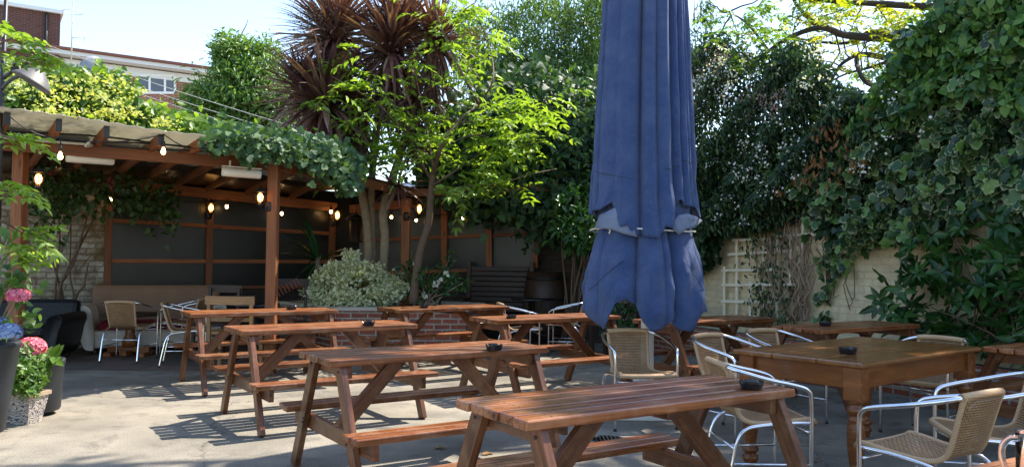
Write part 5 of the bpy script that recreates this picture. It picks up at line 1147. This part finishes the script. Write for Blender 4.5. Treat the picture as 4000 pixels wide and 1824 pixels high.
def potpat():
    m, nt = mat('blue_scroll_glaze'); tc = nd(nt, 'TexCoord'); v = tc.outputs['Object']
    n1 = nd(nt, 'TexNoise', {'Vector': v, 'Scale': 9, 'Detail': 2}); wv = nd(nt, 'VectorMath', {0: v, 1: nd(nt, 'VectorMath', {0: n1.outputs[1], 'Scale': .14}, operation='SCALE').outputs[0]}, operation='ADD')
    wa = nd(nt, 'TexWave', {'Vector': wv.outputs[0], 'Scale': 13, 'Distortion': 9, 'Detail': 2.5, 'Detail Scale': 2}, wave_type='RINGS'); vo = nd(nt, 'TexVoronoi', {'Vector': wv.outputs[0], 'Scale': 32})
    f = nd(nt, 'Math', {0: nd(nt, 'MapRange', {0: wa.outputs['Fac'], 1: .68, 2: .78}).outputs[0], 1: nd(nt, 'MapRange', {0: vo.outputs['Distance'], 1: .32, 2: .24}).outputs[0]}, operation='MAXIMUM')
    n3 = nd(nt, 'TexNoise', {'Vector': v, 'Scale': 30, 'Detail': 5})
    col = mixc(nt, f.outputs[0], (.50, .44, .36), (.045, .055, .11)); col = mixc(nt, nd(nt, 'MapRange', {0: n3.outputs[0], 1: .5, 2: .75, 3: 0, 4: .5}).outputs[0], col, (.25, .19, .12))
    out(nt, nd(nt, 'BsdfPrincipled', {'Base Color': col, 'Roughness': .35}).outputs[0]); return m
mb = MB(); V = []
for s_, z in ((.088, .0), (.090, .02), (.128, .235), (.142, .237), (.143, .27), (.118, .272), (.112, .22)): V += [(-s_, -s_, z), (s_, -s_, z), (s_, s_, z), (-s_, s_, z)]
Fs = [[i*4+k, i*4+(k+1) % 4, (i+1)*4+(k+1) % 4, (i+1)*4+k] for i in range(2) for k in range(4)]+[[3, 2, 1, 0]]
mb.add(V[:12], Fs, False)
for sx in (-1, 1): mb.box((sx*.07, -.07, .004), (.035, .035, .02), None, .003)
mb.build('pot', potpat(), t)
MB().add(V[8:], [[i*4+k, i*4+(k+1) % 4, (i+1)*4+(k+1) % 4, (i+1)*4+k] for i in range(4) for k in range(4)]+[[16, 17, 18, 19]], False).build('rim', plain('biscuit_rim', (.36, .27, .18), .6, 0, .3, 15), t)
t = thing('pot_plant', 'bushy small-leaved green plant in the square patterned pot', 'plant', (sp_[0], sp_[1], .23)); mb = MB(); q = []
for k in range(22):
    x, y = polysample([(25, 985), (20, 920), (60, 880), (95, 890), (110, 960), (95, 985)], 1)[0]; P = branch(mb, (sp_[0]+rng.normal(0, .03), sp_[1], .23), at(x, y, 6.4+rng.normal(0, .1)), .004, .002, .15, 4, 9); q += [P[i]+rv(1, .03)[0] for i in (3, 4, 5, 6, 7, 8, 8) for _ in range(4)]
W_(mb.build('stems', M['stem']), t); q = np.array(q); n = len(q); W_(leaves('foliage', q, rv(n, .8)+[0, -.2, -.1], rv(n, .4)+[.1, -.7, 1], rng.uniform(.045, .075, n), LANCE, G['mid'], None, .5), t)
# ---- wisteria reaching in from the left edge, lamp post with two hooded lamps
t = thing('wisteria', 'wisteria sprays with fresh pinnate leaves reaching in at the left edge', 'climber', tuple(at(-90, 900, 6.0)*[1, 1, 0])); mb = MB(); C0 = []; D0 = []
for pts in ([(-90, 900), (-70, 500), (-60, 200), (10, 105), (60, 110), (120, 120)], [(-60, 300), (-10, 335), (40, 350)], [(-60, 420), (-10, 455), (30, 465)], [(-60, 540), (0, 555), (50, 580), (90, 600)], [(-60, 140), (0, 130), (70, 150), (100, 150)], [(-60, 620), (0, 610), (40, 640)], [(-60, 60), (-20, 70), (20, 90)]):
    P = bez([at(x, y, 6.0+rng.normal(0, .1)) for x, y in pts], 24); mb.tube(P, np.linspace(.014, .004, 24), 6)
    for k in range(8): i = rng.integers(12, 24); C0.append(P[i]); D0.append([1.1, -.2, .0]+rv(1, .55)[0]*[1, 1, .4])
W_(mb.build('stems', M['stem']), t); pinn('foliage', C0, D0, rng.uniform(.16, .28, len(C0)), 4, .085, .45, G['lime'], t, .3)
P0 = at(2, 300, 7.3); t = thing('lamp_post', 'thin dark lamp post with two hooded lamps among the leaves at the top left', 'lamp', (P0[0], P0[1], 0))
mb = MB(); mb.tube([P0*[1, 1, 0], at(2, 300, 7.3), at(18, -60, 7.3)], [.035, .025, .016], 8); mb.tube(bez([at(5, 225, 7.3), at(30, 200, 7.2), at(70, 185, 7.1)], 8), .018, 6).tube([at(6, 200, 7.3), at(50, 165, 7.2)], .018, 6); W_(mb.build('post', M['iron']), t)
for (x, y), s_, tilt in (((82, 205), .175, 28), ((50, 168), .08, -35)):
    c = at(x, y, 7.05); Mr = Matrix.Translation(Vector(c)-t.location) @ Matrix.Rotation(math.radians(tilt), 4, 'Y') @ Matrix.Rotation(math.radians(-12), 4, 'X')
    o = MB().lathe([(.02*s_, .75*s_), (.25*s_, .70*s_), (.35*s_, .55*s_), (.55*s_, .42*s_), (.92*s_, .0), (1.0*s_, -.10*s_), (.96*s_, -.12*s_), (.85*s_, -.0), (.5*s_, .34*s_), (.02, .40*s_)], 28).build('lamp_hood', plain('weathered_grey_enamel', (.11, .105, .10), .55, .2, .5, 14, .2), t, Mr)
# ---- trees outside the frame on the sunny side
c1 = np.array([9.7, 10.0, 11.5])
tree('sycamore', 'tall sycamore outside the yard beyond the right wall', (10.2, 10.4, 0), [(9, 10, 12), (8.5, 9, 11.8), (4.5, 9.3, 11.6), (10.8, 10, 12.8), (9.6, 8.2, 11.6), (2.6, 9.7, 11.6)], .26,
     [(c1, (2.2, 2.5, 1.3), .68), ((4.35, 9.2, 11.5), (1.0, .6, .5), .14), ((7.4, 8.2, 11.5), (1.2, .9, .5), .12), ((2.3, 9.6, 11.5), (.55, .6, .4), .06)], st, 2900, .26, IVY, 1., fork=(10.1, 10.3, 8.5))
